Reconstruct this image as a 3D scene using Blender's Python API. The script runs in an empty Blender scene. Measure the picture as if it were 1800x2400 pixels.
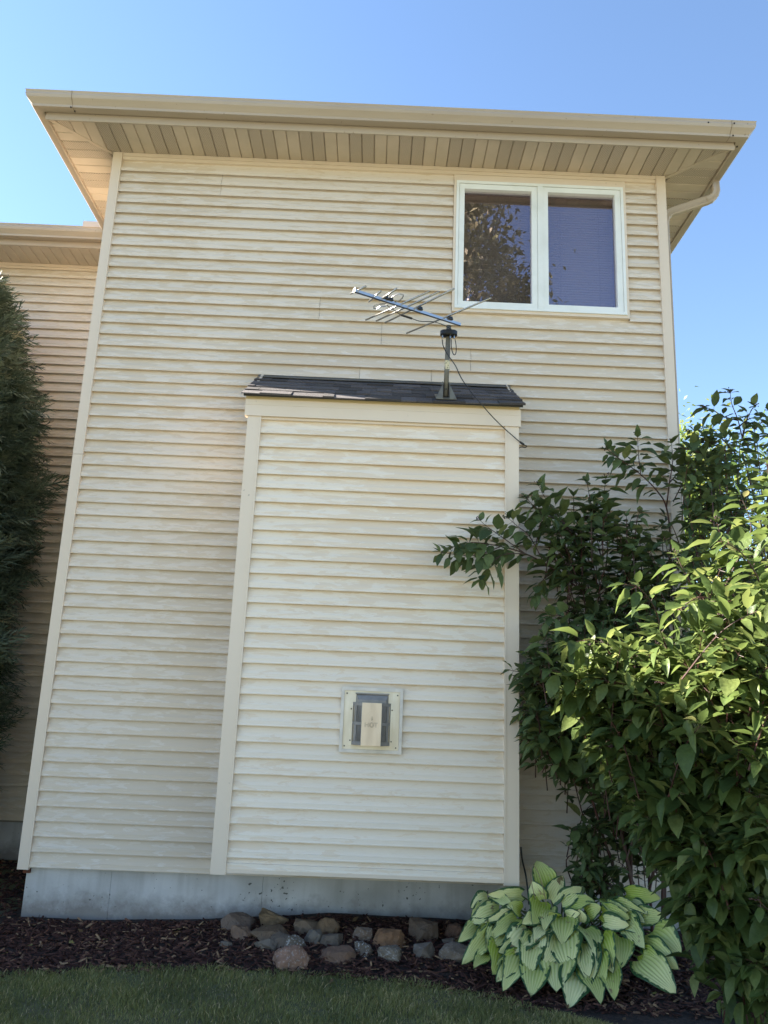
import bpy, math, random
import numpy as np
from mathutils import Matrix, Vector
random.seed(7); rng = np.random.default_rng(7)
scn = bpy.context.scene
col = scn.collection
R = math.radians
# ------------------------------------------------------------------ camera
CAM = np.array([2.4195, -6.1149, 1.1951]); FPX, YAW, PITCH, ROLL = 1884.18, 0.0071, 0.2359, 0.0395
def _axes():
    f = np.array([math.sin(YAW)*math.cos(PITCH), math.cos(YAW)*math.cos(PITCH), math.sin(PITCH)])
    r = np.array([math.cos(YAW), -math.sin(YAW), 0.0]); u = np.cross(r, f)
    return math.cos(ROLL)*r+math.sin(ROLL)*u, -math.sin(ROLL)*r+math.cos(ROLL)*u, f
AR, AU, AF = _axes()
def at(px, py, ax, v):
    """the point of the photograph's pixel (1800x2400) on the world plane axis=v"""
    d = AF*FPX+AR*(px-900)+AU*(1200-py)
    return Vector(CAM+(v-CAM[ax])/d[ax]*d)
def to_px(P):
    d = np.asarray(P)-CAM; z = d@AF
    return 900+FPX*(d@AR)/z, 1200-FPX*(d@AU)/z, z
cam = bpy.data.cameras.new('camera'); co = bpy.data.objects.new('camera', cam); col.objects.link(co)
cam.sensor_fit = 'VERTICAL'; cam.sensor_height = 24; cam.lens = 24*FPX/2400; cam.clip_start = .05; cam.clip_end = 2000
co.matrix_world = Matrix(((AR[0], AU[0], -AF[0], CAM[0]), (AR[1], AU[1], -AF[1], CAM[1]), (AR[2], AU[2], -AF[2], CAM[2]), (0, 0, 0, 1)))
scn.camera = co
# ------------------------------------------------------------------ light
SUN_EL, SUN_BACK = R(30), R(15.5)          # low sun from the left, a little behind the wall
sdir = Vector((-math.cos(SUN_BACK)*math.cos(SUN_EL), math.sin(SUN_BACK)*math.cos(SUN_EL), math.sin(SUN_EL)))
w = bpy.data.worlds.new('World'); scn.world = w; w.use_nodes = True
nt = w.node_tree; bg = nt.nodes['Background']
sky = nt.nodes.new('ShaderNodeTexSky'); sky.sky_type = 'NISHITA'; sky.sun_disc = False
sky.sun_elevation = SUN_EL; sky.sun_rotation = math.atan2(sdir.x, sdir.y)
sky.altitude = 200; sky.air_density = 1.0; sky.dust_density = .05; sky.ozone_density = 2.5
nt.links.new(sky.outputs[0], bg.inputs[0]); bg.inputs[1].default_value = 0.052
sl = bpy.data.lights.new('sun', 'SUN'); sl.energy = 5.0; sl.angle = R(.5); sl.color = (1, .93, .82)
so = bpy.data.objects.new('sun', sl); col.objects.link(so)
so.rotation_euler = sdir.to_track_quat('Z', 'Y').to_euler(); so.location = (-10, 3, 12)
scn.view_settings.view_transform = 'Standard'; scn.view_settings.look = 'None'
scn.view_settings.exposure = 2.8; scn.view_settings.gamma = 1; scn.view_settings.use_curve_mapping = False
scn.cycles.max_bounces = 10; scn.cycles.diffuse_bounces = 5; scn.cycles.transparent_max_bounces = 16
# ------------------------------------------------------------------ helpers
class MB:
    def __init__(s): s.v = []; s.f = []
    def poly(s, pts):
        n = len(s.v); s.v += [tuple(p) for p in pts]; s.f.append(tuple(range(n, n+len(pts))))
    def box(s, x0, x1, y0, y1, z0, z1):
        n = len(s.v)
        s.v += [(x0, y0, z0), (x1, y0, z0), (x1, y1, z0), (x0, y1, z0), (x0, y0, z1), (x1, y0, z1), (x1, y1, z1), (x0, y1, z1)]
        s.f += [tuple(n+i for i in q) for q in ((3, 2, 1, 0), (4, 5, 6, 7), (0, 1, 5, 4), (1, 2, 6, 5), (2, 3, 7, 6), (3, 0, 4, 7))]
        return s
    def loft(s, a, b):
        """closed solid between two equal rings of points"""
        n = len(s.v); k = len(a); s.v += [tuple(p) for p in a]+[tuple(p) for p in b]
        for i in range(k):
            j = (i+1) % k; s.f.append((n+i, n+j, n+k+j, n+k+i))
        s.f += [tuple(n+i for i in reversed(range(k))), tuple(n+k+i for i in range(k))]
        return s
    def tube(s, pts, r, n=6, r1=None):
        pts = [Vector(p) for p in pts]; m = len(pts); r1 = r if r1 is None else r1; base = len(s.v)
        a = None
        for i, p in enumerate(pts):
            d = (pts[min(i+1, m-1)]-pts[max(i-1, 0)]).normalized()
            if a is None: a = d.orthogonal().normalized()
            a = (a-d*a.dot(d)).normalized(); b = d.cross(a); q = r+(r1-r)*i/(m-1)
            s.v += [tuple(p+(a*math.cos(t)+b*math.sin(t))*q) for t in (2*math.pi*k/n for k in range(n))]
        for i in range(m-1):
            for k in range(n):
                l = (k+1) % n; s.f.append((base+i*n+k, base+i*n+l, base+(i+1)*n+l, base+(i+1)*n+k))
        s.f += [tuple(base+k for k in reversed(range(n))), tuple(base+(m-1)*n+k for k in range(n))]
        return s
    def ring(s, outer, inner, y0, y1):
        """rectangular frame in the xz plane with mitred members: outer/inner = (x0,x1,z0,z1)"""
        def c(b): return [(b[0], b[2]), (b[1], b[2]), (b[1], b[3]), (b[0], b[3])]
        O, I = c(outer), c(inner)
        for i in range(4):
            j = (i+1) % 4; g = .0008
            q = [O[i], O[j], I[j], I[i]]
            s.loft([(x, y0, z) for x, z in q], [(x, y1, z) for x, z in q])
        return s
    def mesh(s, name):
        me = bpy.data.meshes.new(name); me.from_pydata(s.v, [], s.f); me.validate(); me.update(); return me
WL = {}
def link(name, data, mat=None, parent=None, loc=(0, 0, 0), M=None, smooth=False):
    o = bpy.data.objects.new(name, data); col.objects.link(o); L = Vector(loc) if M is None else M.translation.copy()
    if mat is not None and data is not None and hasattr(data, 'materials') and not data.materials: data.materials.append(mat)
    if smooth: data.polygons.foreach_set('use_smooth', [True]*len(data.polygons))
    P = WL[parent.name] if parent else Vector((0, 0, 0))
    if M is not None:
        Q = M.copy(); Q.translation = L-P; o.matrix_basis = Q
    else: o.location = L-P
    o.parent = parent; WL[o.name] = L
    return o
def put(mb, name, mat, parent=None, smooth=False, origin=None):
    if origin is not None:
        ox, oy, oz = origin; mb.v = [(x-ox, y-oy, z-oz) for x, y, z in mb.v]
    return link(name, mb.mesh(name), mat, parent, origin or (0, 0, 0), smooth=smooth)
def thing(name, label, cat, loc, group=None):
    o = link(name, None, None, None, loc); tag(o, label, cat, group); return o
def tag(o, label=None, cat=None, group=None, kind=None):
    if label: o['label'] = label
    if cat: o['category'] = cat
    if group: o['group'] = group
    if kind: o['kind'] = kind
    return o
def nd(t, typ, **kw):
    n = t.nodes.new(typ)
    for k, v in kw.items():
        if isinstance(k, str) and hasattr(n, k): setattr(n, k, v)
    return n
def mat(name, c, rough=.6, c2=None, scale=8, stretch=(1, 1, 1), contrast=(.4, .6), bump=0, bscale=60, bstretch=(1, 1, 1), metal=0, spec=.5, detail=5, obj_var=0.0, coord='pos'):
    m = bpy.data.materials.new(name); m.use_nodes = True; t = m.node_tree; b = t.nodes['Principled BSDF']
    b.inputs['Base Color'].default_value = (*c, 1); b.inputs['Roughness'].default_value = rough; b.inputs['Metallic'].default_value = metal
    b.inputs['Specular IOR Level'].default_value = spec
    if coord == 'pos': src = t.nodes.new('ShaderNodeNewGeometry').outputs['Position']
    else: src = t.nodes.new('ShaderNodeTexCoord').outputs['Object']
    colr = None
    if c2:
        mp = t.nodes.new('ShaderNodeMapping'); mp.inputs['Scale'].default_value = stretch; t.links.new(src, mp.inputs[0])
        nz = t.nodes.new('ShaderNodeTexNoise'); nz.inputs['Scale'].default_value = scale; nz.inputs['Detail'].default_value = detail
        t.links.new(mp.outputs[0], nz.inputs[0])
        mr = t.nodes.new('ShaderNodeMapRange'); mr.inputs[1].default_value = contrast[0]; mr.inputs[2].default_value = contrast[1]; t.links.new(nz.outputs[0], mr.inputs[0])
        mx = t.nodes.new('ShaderNodeMix'); mx.data_type = 'RGBA'; mx.inputs[6].default_value = (*c, 1); mx.inputs[7].default_value = (*c2, 1)
        t.links.new(mr.outputs[0], mx.inputs[0]); colr = mx.outputs[2]
    if obj_var:
        oi = t.nodes.new('ShaderNodeObjectInfo'); mr2 = t.nodes.new('ShaderNodeMapRange'); mr2.inputs[3].default_value = 1-obj_var; mr2.inputs[4].default_value = 1+obj_var
        t.links.new(oi.outputs['Random'], mr2.inputs[0]); vm = t.nodes.new('ShaderNodeVectorMath'); vm.operation = 'SCALE'
        if colr: t.links.new(colr, vm.inputs[0])
        else: vm.inputs[0].default_value = c
        t.links.new(mr2.outputs[0], vm.inputs['Scale']); colr = vm.outputs[0]
    if colr: t.links.new(colr, b.inputs['Base Color'])
    if bump:
        mp = t.nodes.new('ShaderNodeMapping'); mp.inputs['Scale'].default_value = bstretch; t.links.new(src, mp.inputs[0])
        nz = t.nodes.new('ShaderNodeTexNoise'); nz.inputs['Scale'].default_value = bscale; nz.inputs['Detail'].default_value = 4; t.links.new(mp.outputs[0], nz.inputs[0])
        bp = t.nodes.new('ShaderNodeBump'); bp.inputs['Strength'].default_value = bump; bp.inputs['Distance'].default_value = .01
        t.links.new(nz.outputs[0], bp.inputs['Height']); t.links.new(bp.outputs[0], b.inputs['Normal'])
    return m
def siding_mat(name, base, chalk):
    """vinyl with streaky chalked patches"""
    m = mat(name, base, .55, bump=.12, bscale=30, bstretch=(.12, 1, 1.6)); t = m.node_tree; b = t.nodes['Principled BSDF']
    ge = t.nodes.new('ShaderNodeNewGeometry'); oi = t.nodes.new('ShaderNodeObjectInfo')
    cx = t.nodes.new('ShaderNodeCombineXYZ'); ml = t.nodes.new('ShaderNodeMath'); ml.operation = 'MULTIPLY'; ml.inputs[1].default_value = 37
    t.links.new(oi.outputs['Random'], ml.inputs[0]); t.links.new(ml.outputs[0], cx.inputs[0])
    ad = t.nodes.new('ShaderNodeVectorMath'); ad.operation = 'ADD'; t.links.new(ge.outputs['Position'], ad.inputs[0]); t.links.new(cx.outputs[0], ad.inputs[1])
    def noise(sx, sz, sc, det, src, rough=.6):
        mp = t.nodes.new('ShaderNodeMapping'); mp.inputs['Scale'].default_value = (sx, 1, sz); t.links.new(src, mp.inputs[0])
        n = t.nodes.new('ShaderNodeTexNoise'); n.inputs['Scale'].default_value = sc; n.inputs['Detail'].default_value = det; n.inputs['Roughness'].default_value = rough
        n.inputs['Distortion'].default_value = .35
        t.links.new(mp.outputs[0], n.inputs[0]); return n.outputs[0]
    def rng_(x, a, c, o0=0, o1=1):
        r = t.nodes.new('ShaderNodeMapRange'); r.inputs[1].default_value = a; r.inputs[2].default_value = c; r.inputs[3].default_value = o0; r.inputs[4].default_value = o1
        t.links.new(x, r.inputs[0]); return r.outputs[0]
    def mth(op, a, c):
        n = t.nodes.new('ShaderNodeMath'); n.operation = op
        for i, q in enumerate((a, c)):
            if isinstance(q, (int, float)): n.inputs[i].default_value = q
            else: t.links.new(q, n.inputs[i])
        return n.outputs[0]
    fine = noise(2.2, 12, 2.2, 7, ad.outputs[0], .62)
    wide = noise(1, .8, .55, 2, ge.outputs['Position'])
    th = mth('ADD', fine, rng_(wide, .35, .65, -.1, .1))
    mask = rng_(th, .491, .509)
    grain = noise(2, 30, 9, 4, ad.outputs[0], .7)
    mask = mth('MULTIPLY', mask, rng_(grain, .36, .5, .45, 1))
    mx = t.nodes.new('ShaderNodeMix'); mx.data_type = 'RGBA'; mx.inputs[6].default_value = (*base, 1); mx.inputs[7].default_value = (*chalk, 1); t.links.new(mask, mx.inputs[0])
    sc = t.nodes.new('ShaderNodeVectorMath'); sc.operation = 'SCALE'; t.links.new(mx.outputs[2], sc.inputs[0]); t.links.new(rng_(oi.outputs['Random'], 0, 1, .975, 1.02), sc.inputs['Scale'])
    t.links.new(sc.outputs[0], b.inputs['Base Color'])
    t.links.new(rng_(mask, 0, 1, .45, .7), b.inputs['Roughness'])
    return m
M = {}
M['siding'] = siding_mat('vinyl_siding', (.665, .562, .44), (.725, .64, .545))  # tone darkened a little, carries some of the eave's shade in the colour
M['chase_siding'] = siding_mat('lit_chalked_vinyl', (.77, .645, .505), (.82, .725, .61))  # chase boards lightened in colour for lesser eave shade, besides the chalking
M['side_siding'] = mat('vinyl_siding_plain', (.735, .61, .47), .5, (.69, .57, .44), 2)
M['trim'] = mat('vinyl_trim', (.745, .63, .51), .45, (.71, .595, .475), 3, (1, 1, .3), (.3, .7), .03, 40)
M['alum'] = mat('painted_aluminium', (.46, .38, .295), .4, (.41, .335, .26), 5, (.2, 1, 1), (.35, .7))
def specks(m, scale, lo, c):
    t = m.node_tree; b = t.nodes['Principled BSDF']; prev = b.inputs['Base Color'].links[0].from_socket; ge = t.nodes.new('ShaderNodeNewGeometry')
    n = t.nodes.new('ShaderNodeTexNoise'); n.inputs['Scale'].default_value = scale; n.inputs['Detail'].default_value = 3; t.links.new(ge.outputs['Position'], n.inputs[0])
    r = t.nodes.new('ShaderNodeMapRange'); r.inputs[1].default_value = lo; r.inputs[2].default_value = lo+.04; r.inputs[4].default_value = .7; t.links.new(n.outputs[0], r.inputs[0])
    x = t.nodes.new('ShaderNodeMix'); x.data_type = 'RGBA'; x.inputs[7].default_value = (*c, 1); t.links.new(prev, x.inputs[6]); t.links.new(r.outputs[0], x.inputs[0]); t.links.new(x.outputs[2], b.inputs['Base Color'])
specks(M['alum'], 34, .70, (.20, .15, .10)); specks(M['trim'], 26, .735, (.30, .25, .19))
M['soffit'] = mat('soffit_vinyl', (.58, .48, .37), .5, (.53, .44, .335), 4)
M['substrate'] = mat('sheathing', (.3, .26, .2), .8)
M['white'] = mat('white_window_paint', (.82, .83, .80), .35, (.74, .75, .71), 6, (1, 1, 1), (.45, .75))
M['gasket'] = mat('black_gasket', (.02, .02, .02), .6)
M['black'] = mat('black_plastic', (.012, .012, .013), .35)
M['mast'] = mat('grey_mast_paint', (.12, .11, .09), .45, (.16, .15, .12), 20)
M['metal'] = mat('aluminium_tube', (.42, .41, .39), .25, metal=1)
M['chrome'] = mat('bright_boom', (.48, .46, .44), .3, metal=1)
def perforated():
    m = mat('perforated_soffit_vinyl', (.58, .48, .37), .5); t = m.node_tree; b = t.nodes['Principled BSDF']
    ge = t.nodes.new('ShaderNodeNewGeometry'); mp = t.nodes.new('ShaderNodeMapping'); mp.inputs['Rotation'].default_value = (0, 0, R(45)); mp.inputs['Scale'].default_value = (95, 95, 95)
    t.links.new(ge.outputs['Position'], mp.inputs[0])
    fr = t.nodes.new('ShaderNodeVectorMath'); fr.operation = 'FRACTION'; t.links.new(mp.outputs[0], fr.inputs[0])
    sb = t.nodes.new('ShaderNodeVectorMath'); sb.operation = 'SUBTRACT'; sb.inputs[1].default_value = (.5, .5, 0); t.links.new(fr.outputs[0], sb.inputs[0])
    mu = t.nodes.new('ShaderNodeVectorMath'); mu.operation = 'MULTIPLY'; mu.inputs[1].default_value = (1, 1, 0); t.links.new(sb.outputs[0], mu.inputs[0])
    ln = t.nodes.new('ShaderNodeVectorMath'); ln.operation = 'LENGTH'; t.links.new(mu.outputs[0], ln.inputs[0])
    mr = t.nodes.new('ShaderNodeMapRange'); mr.inputs[1].default_value = .25; mr.inputs[2].default_value = .38; t.links.new(ln.outputs['Value'], mr.inputs[0])
    mx = t.nodes.new('ShaderNodeMix'); mx.data_type = 'RGBA'; mx.inputs[6].default_value = (.15, .12, .09, 1); mx.inputs[7].default_value = (.58, .48, .37, 1)
    t.links.new(mr.outputs[0], mx.inputs[0]); t.links.new(mx.outputs[2], b.inputs['Base Color']); return m
M['vented'] = perforated()
# ------------------------------------------------------------------ the house
EX = .1016                                   # exposure of one siding course
W = 4.79; SOF = 5.762; OV = .43; WING_Y = 1.93
house = thing('house', 'two storey house end clad in beige lap siding with a bump-out', 'house', (2.4, 0, -.3))
# ---- main wall: sheathing with the window opening cut out
WX0, WX1, WZ0, WZ1 = 2.958, 4.438, 4.392, 5.655       # window casing
mb = MB()
mb.box(.03, WX0+.02, .0, .1, 0, SOF+.02); mb.box(WX1-.02, W-.03, .0, .1, 0, SOF+.02)
mb.box(WX0+.02, WX1-.02, .0, .1, 0, WZ0+.02); mb.box(WX0+.02, WX1-.02, .0, .1, WZ1-.02, SOF+.02)
main_wall = put(mb, 'main_wall', M['substrate'], house)
BOARDS = {}
def board_mesh(x0, x1, h=EX, m=''):
    k = (round(x1-x0, 4), round(h, 4), m)
    if k not in BOARDS:
        L = x1-x0; prof = [(.0, h+.022), (-.0012, h+.008), (-.013, h*.55), (-.0305, .010), (-.0328, .0045), (-.0318, 0), (-.0298, .0002), (-.0275, .036), (.0, .036)]
        mb = MB().loft([(0, y, z) for y, z in prof], [(L, y, z) for y, z in prof]); BOARDS[k] = mb.mesh('siding_board')
    return BOARDS[k]
def board(parent, x0, x1, z, y=0, h=EX, m='siding'):
    o = link('siding_board', board_mesh(x0, x1, h, m), M[m], parent, (x0, y, z)); return o
seam = {}
for px, py in ((749, 727), (894, 788), (1103, 850), (843, 872), (520, 425), (1010, 905)):
    p = at(px, py, 1, -.01); k = int(p.z/EX); seam.setdefault(k, []).append(p.x)
    if py != 872: seam.setdefault(k-1 if (p.z/EX-k) < .5 else k+1, []).append(p.x)
PW = .078
for k in range(56):
    z = k*EX; h = EX if k < 55 else .108
    cuts = [(PW, W-PW)]
    if z+h > WZ0 and z < WZ1:
        if z+h-WZ0 > .05 and WZ1-z > .03: cuts = [(PW, WX0-.002), (WX1+.002, W-PW)]
    for a, b in cuts:
        for s in sorted(x for x in seam.get(k, []) if a+.1 < x < b-.1):
            board(main_wall, a, s-.001, z, 0, h); a = s+.0015
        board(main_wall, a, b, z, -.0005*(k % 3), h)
def corner_post(parent, x0, x1, y0, z0, z1, side):
    """outside corner post: front face x0..x1 at y0, with a return and a raised bead"""
    mb = MB(); mb.box(x0, x1, y0, y0+.034, z0, z1)
    xb = x1-.013 if side < 0 else x0
    mb.box(xb, xb+.013, y0-.0035, y0-.0002, z0, z1)
    if side < 0: mb.box(x0, x0+.006, y0+.0345, y0+.1, z0, z1)
    else: mb.box(x1-.006, x1, y0+.0345, y0+.1, z0, z1)
    return put(mb, 'corner_post', M['trim'], parent, origin=(x0, y0, z0))
zs = at(176, 1065, 1, -.024).z
corner_post(main_wall, 0, PW+.002, -.0365, -.015, zs-.001, -1); corner_post(main_wall, 0, PW+.002, -.0385, zs+.001, SOF-.001, -1)
corner_post(main_wall, W-PW-.002, W, -.038, -.02, SOF-.001, 1)
mb = MB(); mb.box(PW+.004, W-PW-.004, -.036, -.001, SOF-.032, SOF-.001); mb.box(PW+.004, W-PW-.004, -.028, -.001, SOF-.062, SOF-.033)
put(mb, 'frieze_trim', M['trim'], main_wall)
mb = MB().box(-.002+.03, .075, .005, .06, -.045, -.016)
put(mb, 'sheathing_end', mat('rusty_wood', (.16, .045, .02), .8, (.08, .03, .02), 30), main_wall)
# side walls (joined laps, seen only from the side)
def lap_sheet(mbx, x, y0, y1, z0, z1, sgn):
    z = z0
    while z < z1-.01:
        h = min(EX, z1-z)
        a = [(x+sgn*.001, y0, z+h), (x+sgn*.0125, y0, z), (x, y0, z)]; b = [(q[0], y1, q[2]) for q in a]
        mbx.loft(a, b); z += EX
mb = MB(); lap_sheet(mb, 0, .08, WING_Y, 0, SOF, -1); lap_sheet(mb, W, .08, 8, 0, SOF, 1); mb.box(.02, .1, .1, 8, -.6, SOF); mb.box(W-.1, W-.02, .1, 8, -.6, SOF); mb.box(.1, W-.1, 7.9, 8, -.6, SOF)
mb.box(.1, W-.1, .11, 7.8, 2.5, 2.7)
put(mb, 'side_wall', M['side_siding'], house)
put(MB().box(WX0-.002, WX1+.002, -.025, -.001, WZ1+.001, 5.6975), 'head_trim', M['trim'], main_wall)
# ---- foundation
def painted_concrete():
    m = mat('painted_concrete', (.60, .585, .57), .75, (.40, .385, .36), 2.2, (1, 1, 1), (.4, .7), .25, 45); t = m.node_tree; b = t.nodes['Principled BSDF']
    prev = b.inputs['Base Color'].links[0].from_socket; ge = t.nodes.new('ShaderNodeNewGeometry')
    v = t.nodes.new('ShaderNodeTexNoise'); v.inputs['Scale'].default_value = 38; v.inputs['Detail'].default_value = 3; t.links.new(ge.outputs['Position'], v.inputs[0])
    v2 = t.nodes.new('ShaderNodeTexNoise'); v2.inputs['Scale'].default_value = 3; t.links.new(ge.outputs['Position'], v2.inputs[0])
    ad = t.nodes.new('ShaderNodeMath'); ad.operation = 'MULTIPLY_ADD'; ad.inputs[1].default_value = .35; t.links.new(v2.outputs[0], ad.inputs[0]); t.links.new(v.outputs[0], ad.inputs[2])
    mr = t.nodes.new('ShaderNodeMapRange'); mr.inputs[1].default_value = .872; mr.inputs[2].default_value = .89; t.links.new(ad.outputs[0], mr.inputs[0])
    mx = t.nodes.new('ShaderNodeMix'); mx.data_type = 'RGBA'; mx.inputs[7].default_value = (.10, .10, .09, 1); t.links.new(prev, mx.inputs[6]); t.links.new(mr.outputs[0], mx.inputs[0])
    sx = t.nodes.new('ShaderNodeSeparateXYZ'); t.links.new(ge.outputs['Position'], sx.inputs[0])
    hn = t.nodes.new('ShaderNodeTexNoise'); hn.inputs['Scale'].default_value = 7; hn.inputs['Detail'].default_value = 6; hn.inputs['Roughness'].default_value = .7; t.links.new(ge.outputs['Position'], hn.inputs[0])
    hz = t.nodes.new('ShaderNodeMath'); hz.operation = 'MULTIPLY_ADD'; hz.inputs[1].default_value = -.34; t.links.new(hn.outputs[0], hz.inputs[0]); t.links.new(sx.outputs['Z'], hz.inputs[2])
    hr = t.nodes.new('ShaderNodeMapRange'); hr.inputs[1].default_value = -.32; hr.inputs[2].default_value = -.46; hr.inputs[4].default_value = .75; t.links.new(hz.outputs[0], hr.inputs[0])
    m2 = t.nodes.new('ShaderNodeMix'); m2.data_type = 'RGBA'; m2.inputs[7].default_value = (.16, .13, .11, 1); t.links.new(mx.outputs[2], m2.inputs[6]); t.links.new(hr.outputs[0], m2.inputs[0])
    mp = t.nodes.new('ShaderNodeMapping'); mp.inputs['Scale'].default_value = (5, 1, .35); t.links.new(ge.outputs['Position'], mp.inputs[0]); dn = t.nodes.new('ShaderNodeTexNoise'); dn.inputs['Scale'].default_value = 2; dn.inputs['Detail'].default_value = 4; t.links.new(mp.outputs[0], dn.inputs[0])
    dr = t.nodes.new('ShaderNodeMapRange'); dr.inputs[1].default_value = .5; dr.inputs[2].default_value = .72; dr.inputs[4].default_value = .4; t.links.new(dn.outputs[0], dr.inputs[0])
    m3 = t.nodes.new('ShaderNodeMix'); m3.data_type = 'RGBA'; m3.inputs[7].default_value = (.27, .25, .22, 1); t.links.new(m2.outputs[2], m3.inputs[6]); t.links.new(dr.outputs[0], m3.inputs[0]); t.links.new(m3.outputs[2], b.inputs['Base Color']); return m
M['concrete'] = painted_concrete()
mb = MB()
for a, b in ((.045, .643), (.645, 1.71), (1.712, W-.03)): mb.box(a, b, .03, .25, -.9, -.003)
put(mb, 'foundation', M['concrete'], house)
# ---- eaves: mitred sweeps round left, front and right
def eave(name, prof, m, yl=WING_Y-OV, smooth=False):
    out = []
    a = [(-o, -o, z) for o, z in prof]; b = [(W+o, -o, z) for o, z in prof]
    out.append(put(MB().loft(a, b), name, m, house, smooth))
    out.append(put(MB().loft([(-o, yl, z) for o, z in prof], a), name, m, house, smooth))
    out.append(put(MB().loft(b, [(W+o, 8, z) for o, z in prof]), name, m, house, smooth))
    return out
gp = [(OV+.013, 5.803), (OV+.083, 5.801), (OV+.086, 5.820), (OV+.103, 5.838), (OV+.124, 5.858), (OV+.131, 5.880), (OV+.129, 5.900), (OV+.136, 5.914)]
gin = [(o-.004, z+.002) for o, z in reversed(gp[1:])]
gut = eave('gutter', gp+gin+[(OV+.016, 5.806), (OV+.016, 5.92), (OV+.013, 5.92)], M['alum'], WING_Y-OV-.12)
eave('fascia', [(OV-.012, SOF-.02), (OV, SOF-.02), (OV+.004, SOF-.012), (OV+.004, SOF+.018), (OV+.001, SOF+.021), (OV+.001, 5.93), (OV-.012, 5.93)], M['alum'])
mb = MB()
for x in (.02-.45+.24, W+.36):                          # gutter seams
    mb.loft([(x, -o-.002, z-.001) for o, z in gp]+[(x, -o+.002, z+.001) for o, z in reversed(gp)], [(x+.0035, -o-.002, z-.001) for o, z in gp]+[(x+.0035, -o+.002, z+.001) for o, z in reversed(gp)])
put(mb, 'gutter_joint', mat('sealant_line', (.2, .15, .1), .6), house)
mb = MB()
for x, y, z in ((-.20, -.516, 5.80), (-.185, -.47, 5.80), (W+.375, -.575, 5.878), (W+.38, -.53, 5.80), (W+.17, -.562, 5.885), (-.435, -.37, 5.80), (W+.47, -.4, 5.80)):
    mb.box(x-.005, x+.005, y-.005, y+.005, z-.006, z+.003)
put(mb, 'rivets', M['gasket'], house)['kind'] = 'stuff'
# soffit strips, four to a panel, two of them perforated
soffit = put(MB().box(-OV, W+OV, -OV, 0, SOF+.016, SOF+.022).box(-OV, 0, .0, WING_Y, SOF+.016, SOF+.022).box(W, W+OV, 0, 8, SOF+.016, SOF+.022), 'soffit', M['substrate'], house)
SW = .1046
def strip(pts, m, parent):
    n = len(pts); c = Vector((sum(p[0] for p in pts)/n, sum(p[1] for p in pts)/n))
    top = [(x, y, SOF+.0155) for x, y in pts]
    lo = [(x, y, SOF+.006) for x, y in pts]; mb = MB()
    def inset(d):
        res = []
        for i in range(n):
            p0, p1, p2 = (Vector(pts[(i+j) % n]) for j in (-1, 0, 1))
            e1, e2 = (p1-p0).normalized(), (p2-p1).normalized(); n1, n2 = Vector((-e1.y, e1.x)), Vector((-e2.y, e2.x))
            bi = (n1+n2); bi = bi/max(.35, bi.dot(n1)); res.append(p1+bi*d)
        return res
    ins = inset(.006); base = len(mb.v)
    mb.v += top+lo+[(q.x, q.y, SOF) for q in ins]
    for lvl in (0, n):
        for i in range(n): j = (i+1) % n; mb.f.append((lvl+i, lvl+n+i, lvl+n+j, lvl+j))
    mb.f.append(tuple(2*n+i for i in reversed(range(n))))
    return put(mb, 'soffit_panel', m, parent)
g = .002; o_in, o_out = .024, OV-.014
n0 = int((OV)/SW)+1
for i in range(-n0, int((W+OV)/SW)+2):
    x0 = .062+i*SW; a, b = x0+g, x0+SW-g
    m = M['vented'] if (i+1) % 4 in (0, 1) else M['soffit']
    a, b = max(a, -o_out+.01), min(b, W+o_out-.01)
    if b-a < .02: continue
    lim = lambda x: min(-o_in+.022, x-.012 if x < 0 else (W-x-.012 if x > W else 0)) if (x < 0 or x > W) else -.023
    ya, yb = lim(a), lim(b)
    if min(ya, yb) < -o_out+.004 and max(ya, yb) < -o_out+.02: continue
    pts = [(a, -o_out), (b, -o_out), (b, max(yb, -o_out+.003)), (a, max(ya, -o_out+.003))]
    strip(pts, m, soffit)
for sgn in (-1, 1):
    for i in range(-5, 60):
        y0 = -.045+i*SW; a, b = max(y0+g, -o_out+.01), min(y0+SW-g, (WING_Y-OV if sgn < 0 else 6.0))
        if b-a < .02: continue
        m = M['vented'] if (i % 4) in (0, 3) else M['soffit']
        if sgn < 0:
            lim = lambda y: y-.012 if y < 0 else -.024
            xa, xb = lim(a), lim(b)
            if max(xa, xb) < -o_out+.02: continue
            pts = [(-o_out, a), (max(xa, -o_out+.003), a), (max(xb, -o_out+.003), b), (-o_out, b)]
        else:
            lim = lambda y: W-y+.012 if y < 0 else W+.024
            xa, xb = lim(a), lim(b)
            if min(xa, xb) > W+o_out-.02: continue
            pts = [(min(xa, W+o_out-.003), a), (W+o_out, a), (W+o_out, b), (min(xb, W+o_out-.003), b)]
        strip(pts, m, soffit)
for a, b in (((-.005, -.005), (-OV+.02, -OV+.02)), ((W+.005, -.005), (W+OV-.02, -OV+.02))):
    d = Vector((b[0]-a[0], b[1]-a[1], 0)).normalized(); q = Vector((-d.y, d.x, 0))*.014
    A, B = Vector((*a, SOF)), Vector((*b, SOF))
    put(MB().loft([A-q+Vector((0, 0, -.004)), A+q+Vector((0, 0, -.004)), A+q+Vector((0, 0, .014)), A-q+Vector((0, 0, .014))], [B-q+Vector((0, 0, -.004)), B+q+Vector((0, 0, -.004)), B+q+Vector((0, 0, .014)), B-q+Vector((0, 0, .014))]), 'mitre_strip', M['soffit'], soffit)
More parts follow.
